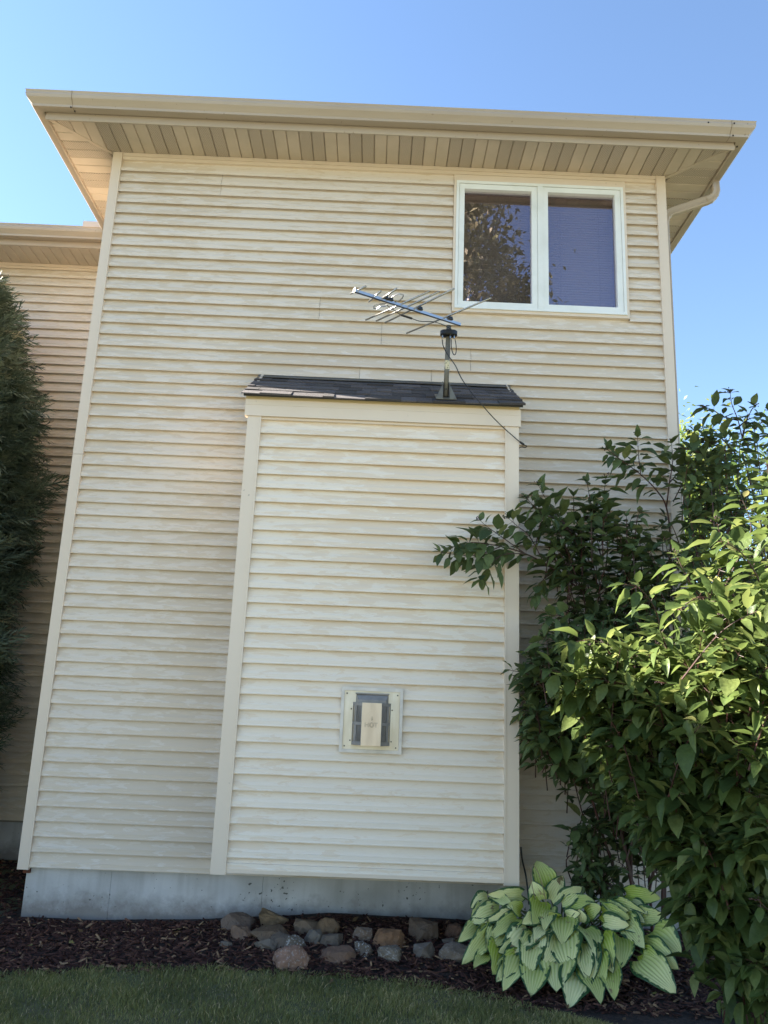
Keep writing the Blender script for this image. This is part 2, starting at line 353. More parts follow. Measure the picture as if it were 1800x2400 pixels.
# ---- roof (hip over the block, lower gable over the wing)
mb = MB(); e = OV+.05; zt = 5.935; ym = 8+e; rise = (W/2+e)*.42; xm = W/2
A, B, C_, D = (-e, -e, zt), (W+e, -e, zt), (W+e, ym, zt), (-e, ym, zt); r0, r1 = (xm, W/2, zt+rise), (xm, 8-W/2, zt+rise)
mb.poly([A, B, r0]); mb.poly([B, C_, r1, r0]); mb.poly([C_, D, r1]); mb.poly([D, A, r0, r1]); mb.poly([D, C_, B, A])
we = WING_Y-e
mb.poly([(-9, we, zt), (-e, we, zt), (-e, 8, zt+.4*(8-we)), (-9, 8, zt+.4*(8-we))]); mb.poly([(-9, we, zt-.004), (-9, 8, zt-.004), (-e, 8, zt-.004), (-e, we, zt-.004)])
put(mb, 'roof', mat('dark_roof', (.05, .047, .045), .9), house)
# ---- downspout from the right-hand gutter back to the side wall
def rect_tube(pts, a, b, up):
    mb = MB(); n = len(pts); rings = []
    for i, p in enumerate(pts):
        d = (Vector(pts[min(i+1, n-1)])-Vector(pts[max(i-1, 0)])).normalized(); s = d.cross(Vector(up)).normalized(); t = s.cross(d)
        P = Vector(p); k = .25
        rings.append([P+s*a*x+t*b*y for x, y in ((-1, -1+k), (-1+k, -1), (0, -.86), (1-k, -1), (1, -1+k), (.86, 0), (1, 1-k), (1-k, 1), (0, .86), (-1+k, 1), (-1, 1-k), (-.86, 0))])
    for i in range(n-1): mb.loft(rings[i], rings[i+1])
    return mb
P0 = at(1674, 428, 2, 5.80); y0 = P0.y; xg = W+OV+.05
pts = [(xg, y0, 5.81), (xg, y0, 5.755), (xg+.004, y0+.004, 5.715), (xg-.006, y0+.008, 5.675), (xg-.035, y0+.014, 5.645), (xg-.075, y0+.02, 5.63)]
dpart = put(rect_tube(pts, .035, .030, (0, 1, 0)), 'downspout', M['alum'], house)
pts2 = [(xg-.06, y0+.018, 5.635), (W+.14, y0+.07, 5.545)]
put(rect_tube(pts2, .038, .027, (0, 1, 0)), 'downspout_pipe', M['alum'], dpart)
pts3 = [(W+.155, y0+.067, 5.55), (W+.10, y0+.075, 5.53), (W+.06, y0+.08, 5.49), (W+.045, y0+.08, 5.42), (W+.045, y0+.08, -.3)]
put(rect_tube(pts3, .036, .029, (0, 1, 0)), 'downspout_elbow', M['alum'], dpart)
# ---- window
win = put(MB().ring((WX0+.021, WX1-.021, WZ0+.033, WZ1-.026), (WX0+.043, WX1-.043, WZ0+.054, WZ1-.05), -.042, .06).box(3.676, 3.722, -.040, .06, WZ0+.0545, WZ1-.0505), 'window', M['white'], house)
put(MB().ring((WX0, WX1, WZ0, WZ1), (WX0+.0205, WX1-.0205, WZ0+.0325, WZ1-.0255), -.038, .0), 'window_casing', M['trim'], win)
put(MB().box(WX0+.02, WX1-.02, -.050, -.0385, WZ0+.026, WZ0+.0322), 'sill_lip', M['white'], win)
def glass_mat():
    m = bpy.data.materials.new('window_glass'); m.use_nodes = True; t = m.node_tree; t.nodes.remove(t.nodes['Principled BSDF'])
    out = t.nodes['Material Output']; tr = t.nodes.new('ShaderNodeBsdfTransparent'); tr.inputs[0].default_value = (.94, .95, .95, 1)
    gl = t.nodes.new('ShaderNodeBsdfGlossy'); gl.inputs['Roughness'].default_value = .004; gl.inputs[0].default_value = (.98, .84, 1, 1)
    ge = t.nodes.new('ShaderNodeNewGeometry'); nz = t.nodes.new('ShaderNodeTexNoise'); nz.inputs['Scale'].default_value = 1.6; t.links.new(ge.outputs['Position'], nz.inputs[0])
    bp = t.nodes.new('ShaderNodeBump'); bp.inputs['Strength'].default_value = .02; bp.inputs['Distance'].default_value = .02; t.links.new(nz.outputs[0], bp.inputs['Height']); t.links.new(bp.outputs[0], gl.inputs['Normal'])
    lw = t.nodes.new('ShaderNodeLayerWeight'); pw = t.nodes.new('ShaderNodeMath'); pw.operation = 'POWER'; pw.inputs[1].default_value = 4; t.links.new(lw.outputs['Facing'], pw.inputs[0])
    fr = t.nodes.new('ShaderNodeMath'); fr.operation = 'MULTIPLY_ADD'; fr.inputs[1].default_value = .8; fr.inputs[2].default_value = .135; t.links.new(pw.outputs[0], fr.inputs[0]); mx = t.nodes.new('ShaderNodeMixShader')
    t.links.new(fr.outputs[0], mx.inputs[0]); t.links.new(tr.outputs[0], mx.inputs[1]); t.links.new(gl.outputs[0], mx.inputs[2]); t.links.new(mx.outputs[0], out.inputs[0]); return m
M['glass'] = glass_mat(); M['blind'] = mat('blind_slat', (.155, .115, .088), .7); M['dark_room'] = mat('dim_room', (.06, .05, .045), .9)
for sx0, sx1, gx0, gx1 in ((3.0035, 3.6745, 3.049, 3.627), (3.7235, 4.3935, 3.767, 4.345)):
    put(MB().ring((sx0, sx1, 4.449, 5.6015), (gx0, gx1, 4.490, 5.556), -.033, .03), 'sash', M['white'], win)
    put(MB().ring((sx0-.0017, sx1+.0017, 4.4472, 5.6033), (sx0+.006, sx1-.006, 4.455, 5.596), -.012, .03), 'gasket', M['gasket'], win)
    put(MB().box(gx0-.004, gx1+.004, .004, .008, 4.486, 5.560), 'pane', M['glass'], win)
    for k in range(46):
        z = 4.495+k*.0235
        put(MB().loft([(gx0-.01, .085, z), (gx0-.01, .0862, z-.001), (gx0-.01, .089, z+.024), (gx0-.01, .0878, z+.025)], [(gx1+.01, .085, z), (gx1+.01, .0862, z-.001), (gx1+.01, .089, z+.024), (gx1+.01, .0878, z+.025)]), 'slat', M['blind'], win)
    mb = MB()
    for fx in (.22, .8):
        x = gx0+(gx1-gx0)*fx; mb.box(x, x+.003, .08, .083, 4.49, 5.58)
    put(mb, 'blind_cord', M['blind'], win)
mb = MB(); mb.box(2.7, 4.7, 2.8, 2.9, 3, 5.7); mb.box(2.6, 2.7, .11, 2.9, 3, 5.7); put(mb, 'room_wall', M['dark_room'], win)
# ---- bump-out (chimney chase)
CX0, CX1, CY, CZ0, CZ1 = 1.45, 3.408, -.5915, .128, 3.186
chase = put(MB().box(CX0+.02, CX1-.02, CY+.003, -.016, CZ0+.02, CZ1+.1), 'chimney_chase', M['substrate'], house)
a, b = CX0+.097, CX1-.097; zb = 3.0635-28*EX
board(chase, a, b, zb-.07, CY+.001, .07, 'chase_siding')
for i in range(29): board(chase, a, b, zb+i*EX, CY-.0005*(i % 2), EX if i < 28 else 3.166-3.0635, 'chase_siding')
for x0, x1, s in ((CX0, CX0+.0985, -1), (CX1-.0985, CX1, 1)):
    mb = MB(); mb.box(x0, x1, CY-.0365, CY-.001, CZ0-.012, CZ1-.001)
    xs = x0 if s < 0 else x1-.02; mb.box(xs, xs+.02, CY-.0005, CY+.09, CZ0-.012, CZ1-.001)
    xb = x1-.012 if s < 0 else x0; mb.box(xb, xb+.012, CY-.040, CY-.0367, CZ0-.012, CZ1-.001)
    put(mb, 'corner_post', M['trim'], chase)
put(MB().box(a+.0015, b-.0015, CY-.033, CY, CZ0, CZ0+.021).box(a+.0015, b-.0015, CY-.026, CY, CZ0+.0215, CZ0+.027), 'starter_strip', M['trim'], chase)
put(MB().box(a+.0015, b-.0015, CY-.031, CY, 3.167, 3.1715).box(a+.0015, b-.0015, CY-.026, CY, 3.1718, CZ1-.001), 'top_trim', M['trim'], chase)
put(MB().box(CX0-.022, CX1+.012, CY-.047, CY, CZ1, 3.268).box(CX0-.022, CX1+.012, CY-.0485, CY-.0005, 3.2685, 3.312), 'frieze_board', M['trim'], chase)
put(MB().box(CX0-.02, CX1+.0, CY-.055, CY+.05, 3.3125, 3.335), 'fascia_strip', mat('yellowed_trim', (.62, .49, .27), .5), chase)
mb = MB()
for x, s in ((CX0, -1), (CX1, 1)):                      # chase side laps and rake trim
    lap_sheet(mb, x-s*.004, CY+.092, -.017, CZ0, 3.32, s)
    x0, x1 = (x-.02, x-.001) if s < 0 else (x+.001, x+.011)
    mb.loft([(x0, CY-.03, 3.19), (x0, -.017, 3.65), (x0, -.017, 3.775), (x0, CY-.03, 3.335)], [(x1, CY-.03, 3.19), (x1, -.017, 3.65), (x1, -.017, 3.775), (x1, CY-.03, 3.335)])
put(mb, 'chase_side', M['side_siding'], chase)
SY0, SZ0, SY1, SZ1 = -.70, 3.322, -.018, 3.742
sl_len = math.hypot(SY1-SY0, SZ1-SZ0); sv = Vector((0, (SY1-SY0)/sl_len, (SZ1-SZ0)/sl_len)); sn = Vector((0, -sv.z, sv.y))
def on_roof(x, s, h=0): return Vector((x, SY0, SZ0))+sv*s+sn*h
RX0, RX1 = CX0-.047, CX1+.035
put(MB().loft([on_roof(RX0+.015, .012, -.014), on_roof(RX0+.015, sl_len, -.014), on_roof(RX0+.015, sl_len, -.001), on_roof(RX0+.015, .012, -.001)], [on_roof(RX1-.015, .012, -.014), on_roof(RX1-.015, sl_len, -.014), on_roof(RX1-.015, sl_len, -.001), on_roof(RX1-.015, .012, -.001)]), 'roof_deck', M['gasket'], chase)
def shingle_mat():
    m = mat('asphalt_shingle', (.054, .047, .047), .95, (.115, .10, .098), 260, (1, 1, 1), (.42, .62), .5, 320, obj_var=.45); return m
M['shingle'] = shingle_mat(); EXS = .143
for r_ in range(5):
    x = RX0; first = True
    while x < RX1-.005:
        wdt = random.choice((.09, .13, .17, .2, .24)) + random.uniform(-.02, .02)
        if first: wdt *= random.uniform(.5, 1)
        x1 = min(RX1, x+wdt)
        if RX1-x1 < .05: x1 = RX1
        th = random.choice((.006, .008, .013)); s0 = r_*EXS+random.uniform(-.003, .003); s1 = s0+EXS+.03
        sag = lambda q: -.012*math.sin(math.pi*min(1, max(0, (q-RX0)/(RX1-RX0))))*(1 if r_ == 0 else .35)
        ring = lambda q: [on_roof(q, s0, .005+sag(q)), on_roof(q, s0, .007+th+sag(q)), on_roof(q, s1, .003+th*.3), on_roof(q, s1, .0005)]
        put(MB().loft(ring(x+.0008), ring(x1-.0008)), 'shingle', M['shingle'], chase); x = x1; first = False
fl = [on_roof(0, 5*EXS-.01, .016), on_roof(0, 5*EXS-.01, .020), on_roof(0, sl_len-.003, .018), (0, -.0165, SZ1+.048), (0, -.0155, SZ1+.048), on_roof(0, sl_len-.003, .012)]
put(MB().loft([(RX0+.005, p[1], p[2]) for p in fl], [(RX1-.005, p[1], p[2]) for p in fl]), 'flashing', mat('weathered_flashing', (.07, .07, .068), .6, (.13, .13, .12), 9, (.3, 1, 1)), chase)
# ---- wing, set back on the left
wing = put(MB().box(-9, .0, WING_Y, WING_Y+.1, 0, SOF), 'wing_wall', M['substrate'], house)
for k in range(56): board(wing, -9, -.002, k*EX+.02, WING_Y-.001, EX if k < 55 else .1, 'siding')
put(MB().box(-9, -.003, WING_Y-.038, WING_Y-.018, SOF-.032, SOF-.0005).box(-9, -.003, WING_Y-.030, WING_Y-.0145, SOF-.06, SOF-.033), 'frieze_trim', M['trim'], wing)
put(MB().box(-9, .02, WING_Y+.03, WING_Y+.25, -.9, .019), 'wing_foundation', M['concrete'], house)
def straight(name, prof, x0, x1, m):
    return put(MB().loft([(x0, WING_Y-o, z) for o, z in prof], [(x1, WING_Y-o, z) for o, z in prof]), name, m, wing)
wg = straight('gutter', gp+gin+[(OV+.016, 5.806), (OV+.016, 5.92), (OV+.013, 5.92)], -9, -OV-.0, M['alum'])
straight('fascia', [(OV-.012, SOF-.02), (OV, SOF-.02), (OV+.004, SOF-.012), (OV+.004, SOF+.018), (OV+.001, SOF+.021), (OV+.001, 5.93), (OV-.012, 5.93)], -9, -OV-.005, M['alum'])
put(MB().box(-9, -.003, WING_Y-OV, WING_Y, SOF+.016, SOF+.022), 'soffit_backing', M['substrate'], wing)
wsof = M['soffit']
for i in range(24):
    x1 = -.03-i*SW; x0 = x1-SW+.004
    yo = WING_Y-o_out
    pts = [(x0, yo), (x1, yo), (x1, WING_Y-.026), (x0, WING_Y-.026)]
    strip(pts, wsof, wing)
p = at(196, 520, 1, WING_Y-OV-.13)
put(MB().box(p.x, -OV-.13, WING_Y-OV-.142, WING_Y-OV-.139, 5.905, 5.97), 'splash_guard', mat('pinkish_trim', (.66, .55, .46), .5), wing)
# ------------------------------------------------------------------ fireplace vent
vent = thing('fireplace_vent', 'square metal fireplace vent marked HOT on the bump-out siding', 'vent', (2.43, CY-.014, .885))
VY = CY-.0295
cream = mat('cream_plate', (.74, .68, .57), .35, (.62, .55, .43), 9, (1, 1, .4), metal=.25); tan = mat('tan_cover', (.74, .60, .45), .4, (.60, .47, .34), 14, (1, 1, .25), (.4, .7), metal=.25)
slate = mat('slate_grey_guard', (.30, .28, .265), .45, (.24, .225, .21), 12)
ring = lambda a, b, y0, y1: MB().ring(a, b, y0, y1)
put(ring((2.224, 2.634, .887, 1.305), (2.244, 2.614, .908, 1.284), VY-.016, VY+.008), 'vent_trim', mat('pale_grey_trim', (.74, .68, .61), .45, (.64, .585, .52), 12), vent)
put(MB().box(2.2445, 2.6135, VY-.006, VY+.006, .9085, 1.2835), 'mounting_plate', cream, vent)
vy1 = VY-.105
put(MB().box(2.366, 2.494, vy1-.0015, vy1+.0015, .938, 1.208), 'cover_plate', tan, vent)
for s in (-1, 1):
    xa, xb = (2.302, 2.366) if s < 0 else (2.556, 2.494); mb = MB()
    def pan(u0, u1, z0, z1):
        f = lambda u, z, d: (xa+(xb-xa)*u+d*.6*(-s), VY-.012+(vy1-VY+.012)*u+d, z)
        mb.loft([f(u0, z0, 0), f(u1, z0, 0), f(u1, z1, 0), f(u0, z1, 0)], [f(u0, z0, .003), f(u1, z0, .003), f(u1, z1, .003), f(u0, z1, .003)])
    zl = (.938, .962, 1.066, 1.084, 1.188, 1.208); ul = (0, .12, .3, .42, .55, .9, 1)
    for z0, z1 in ((zl[0], zl[1]), (zl[2], zl[3]), (zl[4], zl[5])): pan(0, 1, z0, z1)
    for z0, z1 in ((zl[1], zl[2]), (zl[3], zl[4])):
        for u0, u1 in ((0, .08), (.2, .45), (.55, .6), (.68, .72), (.8, .84), (.92, 1)): pan(u0, u1, z0, z1)
    put(mb, 'side_guard', slate, vent)
    x0, x1 = (2.284, 2.3035) if s < 0 else (2.5545, 2.574)
    put(MB().box(x0, x1, VY-.014, VY-.0065, .934, 1.204), 'flange', cream, vent)
mb = MB(); mb.loft([(2.322, VY-.0065, 1.263), (2.538, VY-.0065, 1.263), (2.538, VY-.0065, .95), (2.322, VY-.0065, .95)], [(2.34, VY-.06, 1.225), (2.52, VY-.06, 1.225), (2.52, VY-.06, .96), (2.34, VY-.06, .96)])
put(mb, 'flue_box', slate, vent)
put(MB().box(2.318, 2.542, VY-.022, VY-.0065, 1.2635, 1.271), 'hood_lip', slate, vent)
for x, z in ((2.261, 1.265), (2.598, 1.262), (2.258, .928), (2.596, .926), (2.294, 1.165), (2.564, 1.165), (2.294, .965), (2.564, .965)):
    put(MB().tube([(x, VY-.0145 if .95 < z < 1.2 else VY-.0065, z), (x, VY-.019 if .95 < z < 1.2 else VY-.011, z)], .0048, 8), 'screw', M['black'], vent)
mb = MB(); ty = vy1-.0022; hz0, hz1 = 1.054, 1.083
def st(pts, r=.0014): mb.tube([(x, ty, z) for x, z in pts], r, 4)
for dx in (-.0028, .0028):
    st([(2.391+dx, hz0), (2.391+dx, hz1)], .0008); st([(2.411+dx, hz0), (2.411+dx, hz1)], .0008); st([(2.4585+dx, hz0), (2.4585+dx, hz1-.006)], .0008)
st([(2.393, .5*(hz0+hz1)), (2.409, .5*(hz0+hz1))])
st([(2.432+.0135*math.cos(t*.3927), .5*(hz0+hz1)+.0155*math.sin(t*.3927)) for t in range(17)], .0009); st([(2.432+.0085*math.cos(t*.3927), .5*(hz0+hz1)+.0105*math.sin(t*.3927)) for t in range(17)], .0008)
st([(2.446, hz1), (2.471, hz1)], .0009); st([(2.446, hz1-.005), (2.471, hz1-.005)], .0008)
st([(2.432, 1.097), (2.427, 1.107), (2.432, 1.125), (2.438, 1.107), (2.432, 1.097)], .0009); st([(2.432, 1.112), (2.433, 1.092)], .0008)
put(mb, 'lettering', mat('engraved_line', (.17, .15, .12), .6), vent)
# ------------------------------------------------------------------ antenna on the bump-out roof
zq = lambda a, b: (780+a/3.6065, 640+b/3.6065)
base = on_roof(0, .085, .017); bx = at(*zq(955, 1080), 1, base.y).x; MBASE = Vector((bx, base.y+.02, base.z+.02))
ant = thing('tv_antenna', 'silver rooftop television antenna on a grey mast above the bump-out shingles', 'antenna', MBASE)
top = at(*zq(985, 470), 1, MBASE.y); top = Vector((MBASE.x+.012, MBASE.y, top.z+.02)); ZB = top.z+.012
put(MB().tube([MBASE, top], .0185, 12), 'mast', M['mast'], ant, smooth=True)
mb = MB(); P = on_roof(bx, .06, .016); w2 = .075
q = [on_roof(bx-w2, .03, .018), on_roof(bx+w2, .03, .018), on_roof(bx+w2, .21, .018), on_roof(bx-w2, .21, .018)]
mb.loft(q, [p+sn*.004 for p in q])
for s in (-1, 1):
    x = bx+s*.024
    mb.loft([on_roof(x, .04, .022), on_roof(x, .2, .022), Vector((x, MBASE.y+.03, MBASE.z+.11)), Vector((x, MBASE.y-.02, MBASE.z+.11))], [p+Vector((s*.004, 0, 0)) for p in (on_roof(x, .04, .022), on_roof(x, .2, .022), Vector((x, MBASE.y+.03, MBASE.z+.11)), Vector((x, MBASE.y-.02, MBASE.z+.11)))])
    mb.loft([on_roof(bx+s*.028, .035, .022), on_roof(bx+s*w2, .035, .022), Vector((bx+s*.028, MBASE.y-.022, MBASE.z+.085))], [p+Vector((0, .004, 0)) for p in (on_roof(bx+s*.028, .035, .022), on_roof(bx+s*w2, .035, .022), Vector((bx+s*.028, MBASE.y-.022, MBASE.z+.085)))])
put(mb, 'mount_bracket', M['mast'], ant)
put(MB().tube([(bx+.001, MBASE.y-.0195, MBASE.z+.05), (bx+.001, MBASE.y-.0225, MBASE.z+.05)], .007, 8), 'bolt', M['gasket'], ant)
zl0, zl1 = at(*zq(970, 810), 1, MBASE.y-.019).z, at(*zq(970, 735), 1, MBASE.y-.019).z
mb = MB(); rings = []
for z in (zl0, zl1): rings.append([(MBASE.x+.006+.0192*math.sin(t), MBASE.y-.0192*math.cos(t), z) for t in np.linspace(-1.3, 1.3, 9)])
for i in range(8): mb.poly([rings[0][i], rings[0][i+1], rings[1][i+1], rings[1][i]])
put(mb, 'sticker', mat('yellowed_sticker', (.62, .55, .36), .6, (.12, .10, .06), 90, (1, 1, 1), (.58, .62)), ant)
bl, br = at(*zq(186, 152), 2, ZB), at(*zq(1078, 438), 2, ZB)
bd = (br-bl).normalized(); bn = Vector((-bd.y, bd.x, 0))
def bar(a, b, hw, h0, h1, m, name, par):
    a, b = Vector(a), Vector(b); d = (b-a).normalized(); n = Vector((-d.y, d.x, 0)).normalized()*hw; U = Vector((0, 0, 1))
    return put(MB().loft([a-n+U*h0, a+n+U*h0, a+n+U*h1, a-n+U*h1], [b-n+U*h0, b+n+U*h0, b+n+U*h1, b-n+U*h1]), name, m, par)
boom = bar(bl, br, .009, -.008, .012, M['chrome'], 'boom', ant)
bar(bl-bd*.006, bl+bd*.002, .014, -.010, .02, M['white'], 'boom_cap', ant)
els = [((150, 175), (280, 112)), ((303, 243), (408, 152)), ((392, 232), (540, 132)), ((278, 397), (815, 156)), ((368, 405), (898, 158)), ((442, 420), (1026, 133)), ((623, 510), (1338, 210))]
for i, (a, b) in enumerate(els):
    A, B = at(*zq(*a), 2, ZB+.016), at(*zq(*b), 2, ZB+.016)
    put(MB().tube([A, B], .0062, 8), 'element', M['metal'], ant, smooth=True)
def on_boom(zx): return at(*zq(zx, 152+(zx-186)*(438-152)/(1078-186)), 2, ZB)
for zx in (440, 480, 730, 985):
    c = on_boom(zx); o = put(MB().loft([c-bd*.02-bn*.022+Vector((0, 0, .01)), c+bd*.02-bn*.022+Vector((0, 0, .01)), c+bd*.02+bn*.022+Vector((0, 0, .01)), c-bd*.02+bn*.022+Vector((0, 0, .01))], [c-bd*.013-bn*.02+Vector((0, 0, .034)), c+bd*.013-bn*.02+Vector((0, 0, .034)), c+bd*.013+bn*.02+Vector((0, 0, .034)), c-bd*.013+bn*.02+Vector((0, 0, .034))]), 'clamp', M['black'], ant)
for side, pz in ((1, [(480, 215), (520, 190), (560, 175), (578, 180), (600, 185), (585, 215), (560, 232), (520, 245), (500, 262)]), (-1, [(450, 258), (395, 262), (350, 272), (345, 298), (372, 300), (400, 285), (450, 278)])):
    put(MB().tube([at(*zq(*q), 2, ZB+.012) for q in pz], .004, 6), 'folded_dipole', M['metal'], ant)
# amplifier puck
pc_ = at(*zq(985, 522), 1, MBASE.y-.0); pz = pc_.z; mb = MB(); ringp = lambda k, z: [(MBASE.x+.011+k*(.064*math.copysign(abs(math.cos(t))**.7, math.cos(t))), MBASE.y-.02+k*.036*math.copysign(abs(math.sin(t))**.7, math.sin(t)), z) for t in np.linspace(0, 2*math.pi, 24, endpoint=False)]
mb.loft(ringp(.86, pz-.02), ringp(1, pz-.014)); mb.loft(ringp(1, pz-.014), ringp(1, pz+.014)); mb.loft(ringp(1, pz+.014), ringp(.88, pz+.02))
put(mb, 'amplifier', M['black'], ant)
mb = MB()
for dx in (-.046, .012, .04): mb.tube([(MBASE.x+.011+dx, MBASE.y-.03, pz-.02), (MBASE.x+.011+dx, MBASE.y-.03, pz-.042)], .006, 8)
put(mb, 'connector', M['metal'], ant)
def smooth_path(P, n=6):
    P = [Vector(p) for p in P]; out = []
    for i in range(len(P)-1):
        a, b, c, d = P[max(i-1, 0)], P[i], P[i+1], P[min(i+2, len(P)-1)]
        for k in range(n):
            t = k/n; out.append(.5*((2*b)+(c-a)*t+(2*a-5*b+4*c-d)*t*t+(3*b-3*c+d-a)*t**3))
    return out+[P[-1]]
ya = MBASE.y-.03
jp = [at(*zq(450, 268), 2, ZB-.005), at(*zq(520, 315), 2, ZB-.02), at(*zq(580, 355), 2, ZB-.03), at(*zq(670, 385), 2, ZB-.045), at(*zq(740, 407), 2, ZB-.05), at(*zq(850, 412), 2, ZB-.035), at(*zq(940, 440), 2, ZB-.035), at(*zq(1000, 475), 1, ya), at(*zq(1008, 500), 1, ya)]
put(MB().tube(smooth_path(jp), .0032, 6), 'jumper_lead', M['black'], ant)
j = jp[2]; j2 = jp[3]; put(MB().tube([j-(j2-j)*.05, j2], .008, 8), 'lead_plug', M['black'], ant)
put(MB().tube(smooth_path([at(*zq(*q), 1, ya-.005) for q in ((1003, 560), (1002, 620), (1012, 670), (1028, 692), (1042, 670), (1042, 610), (1033, 560))]), .0032, 6), 'lead_loop', M['black'], ant)
cb = [((925, 562), ya), ((935, 620), ya-.004), ((972, 690), ya-.012), ((1035, 780), ya-.02), ((1072, 860), ya-.03), ((1110, 925), ya-.04), ((1180, 1020), ya-.06), ((1268, 1122), -.735), ((1350, 1215), -.70), ((1430, 1295), -.672), ((1520, 1375), -.652), ((1600, 1442), -.63), ((1638, 1462), -.60), ((1625, 1474), -.58), ((1590, 1472), -.55), ((1556, 1457), -.50), ((1530, 1450), -.46)]
cb[-2:] = []
pp = [at(*zq(*q), 1, y) for q, y in cb]; pp.append(Vector((CX1+.0, -.42, pp[-1].z+.01)))
cable = put(MB().tube(smooth_path(pp), .0036, 6), 'coaxial_cable', M['black']); tag(cable, 'thin black cable running from the antenna mast down across the bump-out corner', 'cable')
k = pp[11]; put(MB().tube([k-(k-pp[10])*.22, k+(pp[12]-k)*.35], .0085, 8), 'cable_joint', M['black'], cable)
c2 = put(MB().tube(smooth_path([at(1221, 1985, 1, -.3), at(1224, 2015, 1, -.32), at(1232, 2050, 1, -.36), at(1237, 2085, 1, -.38), at(1240, 2120, 1, -.42)]), .006, 6), 'ground_cable', M['black']); tag(c2, 'black cable coming down behind the bump-out by the hosta', 'cable')
# ------------------------------------------------------------------ ground
def gz(x, y):
    x = np.asarray(x, float); y = np.asarray(y, float)
    wall = np.interp(x, [-2, .1, .65, 1.4, 2.2, 3, 6], [-.33, -.325, -.325, -.29, -.225, -.235, -.27])
    t = np.clip((y+1.15)/1.15, 0, 1); t = t*t*(3-2*t)
    return -.335+(wall+.335)*t
edge_px = [(-250, 2298), (0, 2286), (300, 2272), (600, 2275), (900, 2297), (1100, 2327), (1250, 2365), (1400, 2400), (1600, 2450), (1900, 2540), (2500, 2700)]
edge = [at(x, y, 2, -.335) for x, y in edge_px]
ex = [p.x for p in edge]; ey = [p.y for p in edge]
def lawn_edge(x): return np.interp(x, ex, ey)
M['lawn_soil'] = mat('lawn_thatch', (.09, .10, .04), .9, (.13, .12, .065), 1.3, bump=.6, bscale=90)
M['bed'] = mat('mulch_soil', (.022, .014, .011), .95, (.05, .03, .022), 40, (1, 1, 1), (.45, .6), .9, 70)
gx = np.linspace(-1.6, 7, 60); gy = np.linspace(-4.2, 1.9, 50); mb = MB()
for i, y in enumerate(gy):
    for x in gx: mb.v.append((x, y, float(gz(x, y))+.006*math.sin(x*9+y*5)*math.sin(y*11)-.008))
for i in range(49):
    for j_ in range(59): n = i*60+j_; mb.f.append((n, n+1, n+61, n+60))
bed = put(mb, 'mulch_bed', M['bed'], smooth=True); tag(bed, kind='structure')
mb = MB(); S = 400                                      # the lawn sheet carries on to the horizon; its near edge follows the bed
xs = np.linspace(ex[0], ex[-1], 60)
for a, b in zip(xs[:-1], xs[1:]):
    mb.poly([(a, -S, -.333), (b, -S, -.333), (b, float(lawn_edge(b)), -.333), (a, float(lawn_edge(a)), -.333)])
mb.poly([(-S, -S, -.333), (xs[0], -S, -.333), (xs[0], S, -.333), (-S, S, -.333)]); mb.poly([(xs[-1], -S, -.333), (S, -S, -.333), (S, S, -.333), (xs[-1], S, -.333)])
mb.poly([(xs[0], 1.85, -.34), (xs[-1], 1.85, -.34), (xs[-1], S, -.34), (xs[0], S, -.34)])
lawn = put(mb, 'lawn', M['lawn_soil']); tag(lawn, kind='structure')
mb = MB()
for k in range(-8, 9): mb.box(k*3.0+.006, k*3.0+2.994, -12.4, -7.2, -.36, -.325)
bounce = put(mb, 'bounce_slab', mat('bounce_concrete', (.31, .29, .255), .85, (.26, .245, .22), 1.1, (1, 1, 1), (.35, .7), .2, 60)); tag(bounce, kind='structure')  # unseen pale slab added behind the camera to bounce sunlight onto the wall
def attr_mat(name, ramp, rough=.5, trans=0., spec=.4):
    """colour from the per-piece 'tint' attribute"""
    m = bpy.data.materials.new(name); m.use_nodes = True; t = m.node_tree; b = t.nodes['Principled BSDF']
    at_ = t.nodes.new('ShaderNodeAttribute'); at_.attribute_name = 'tint'; cr = t.nodes.new('ShaderNodeValToRGB')
    el = cr.color_ramp.elements
    while len(el) < len(ramp): el.new(.5)
    for e_, (p_, c_) in zip(el, ramp): e_.position = p_; e_.color = (*c_, 1)
    t.links.new(at_.outputs['Fac'], cr.inputs[0]); t.links.new(cr.outputs[0], b.inputs['Base Color']); b.inputs['Roughness'].default_value = rough; b.inputs['Specular IOR Level'].default_value = spec
    if trans:
        tl = t.nodes.new('ShaderNodeBsdfTranslucent'); hs = t.nodes.new('ShaderNodeHueSaturation'); hs.inputs['Value'].default_value = 1.25; hs.inputs['Saturation'].default_value = 1.0; hs.inputs['Hue'].default_value = .485
        t.links.new(cr.outputs[0], hs.inputs['Color']); t.links.new(hs.outputs[0], tl.inputs[0])
        mx = t.nodes.new('ShaderNodeMixShader'); mx.inputs[0].default_value = trans
        t.links.new(b.outputs[0], mx.inputs[1]); t.links.new(tl.outputs[0], mx.inputs[2]); t.links.new(mx.outputs[0], t.nodes['Material Output'].inputs[0])
    return m
def np_mesh(name, V, F, tint=None, k=None):
    """V (n,3), F (m,c) all of one size"""
    me = bpy.data.meshes.new(name); V = np.asarray(V, np.float32); F = np.asarray(F, np.int32); m, c = F.shape
    me.vertices.add(len(V)); me.vertices.foreach_set('co', V.ravel()); me.loops.add(m*c); me.loops.foreach_set('vertex_index', F.ravel())
    me.polygons.add(m); me.polygons.foreach_set('loop_start', np.arange(0, m*c, c, dtype=np.int32)); me.polygons.foreach_set('loop_total', np.full(m, c, np.int32))
    me.update(calc_edges=True)
    if tint is not None:
        a = me.attributes.new('tint', 'FLOAT', 'POINT'); a.data.foreach_set('value', np.asarray(tint, np.float32))
    return me
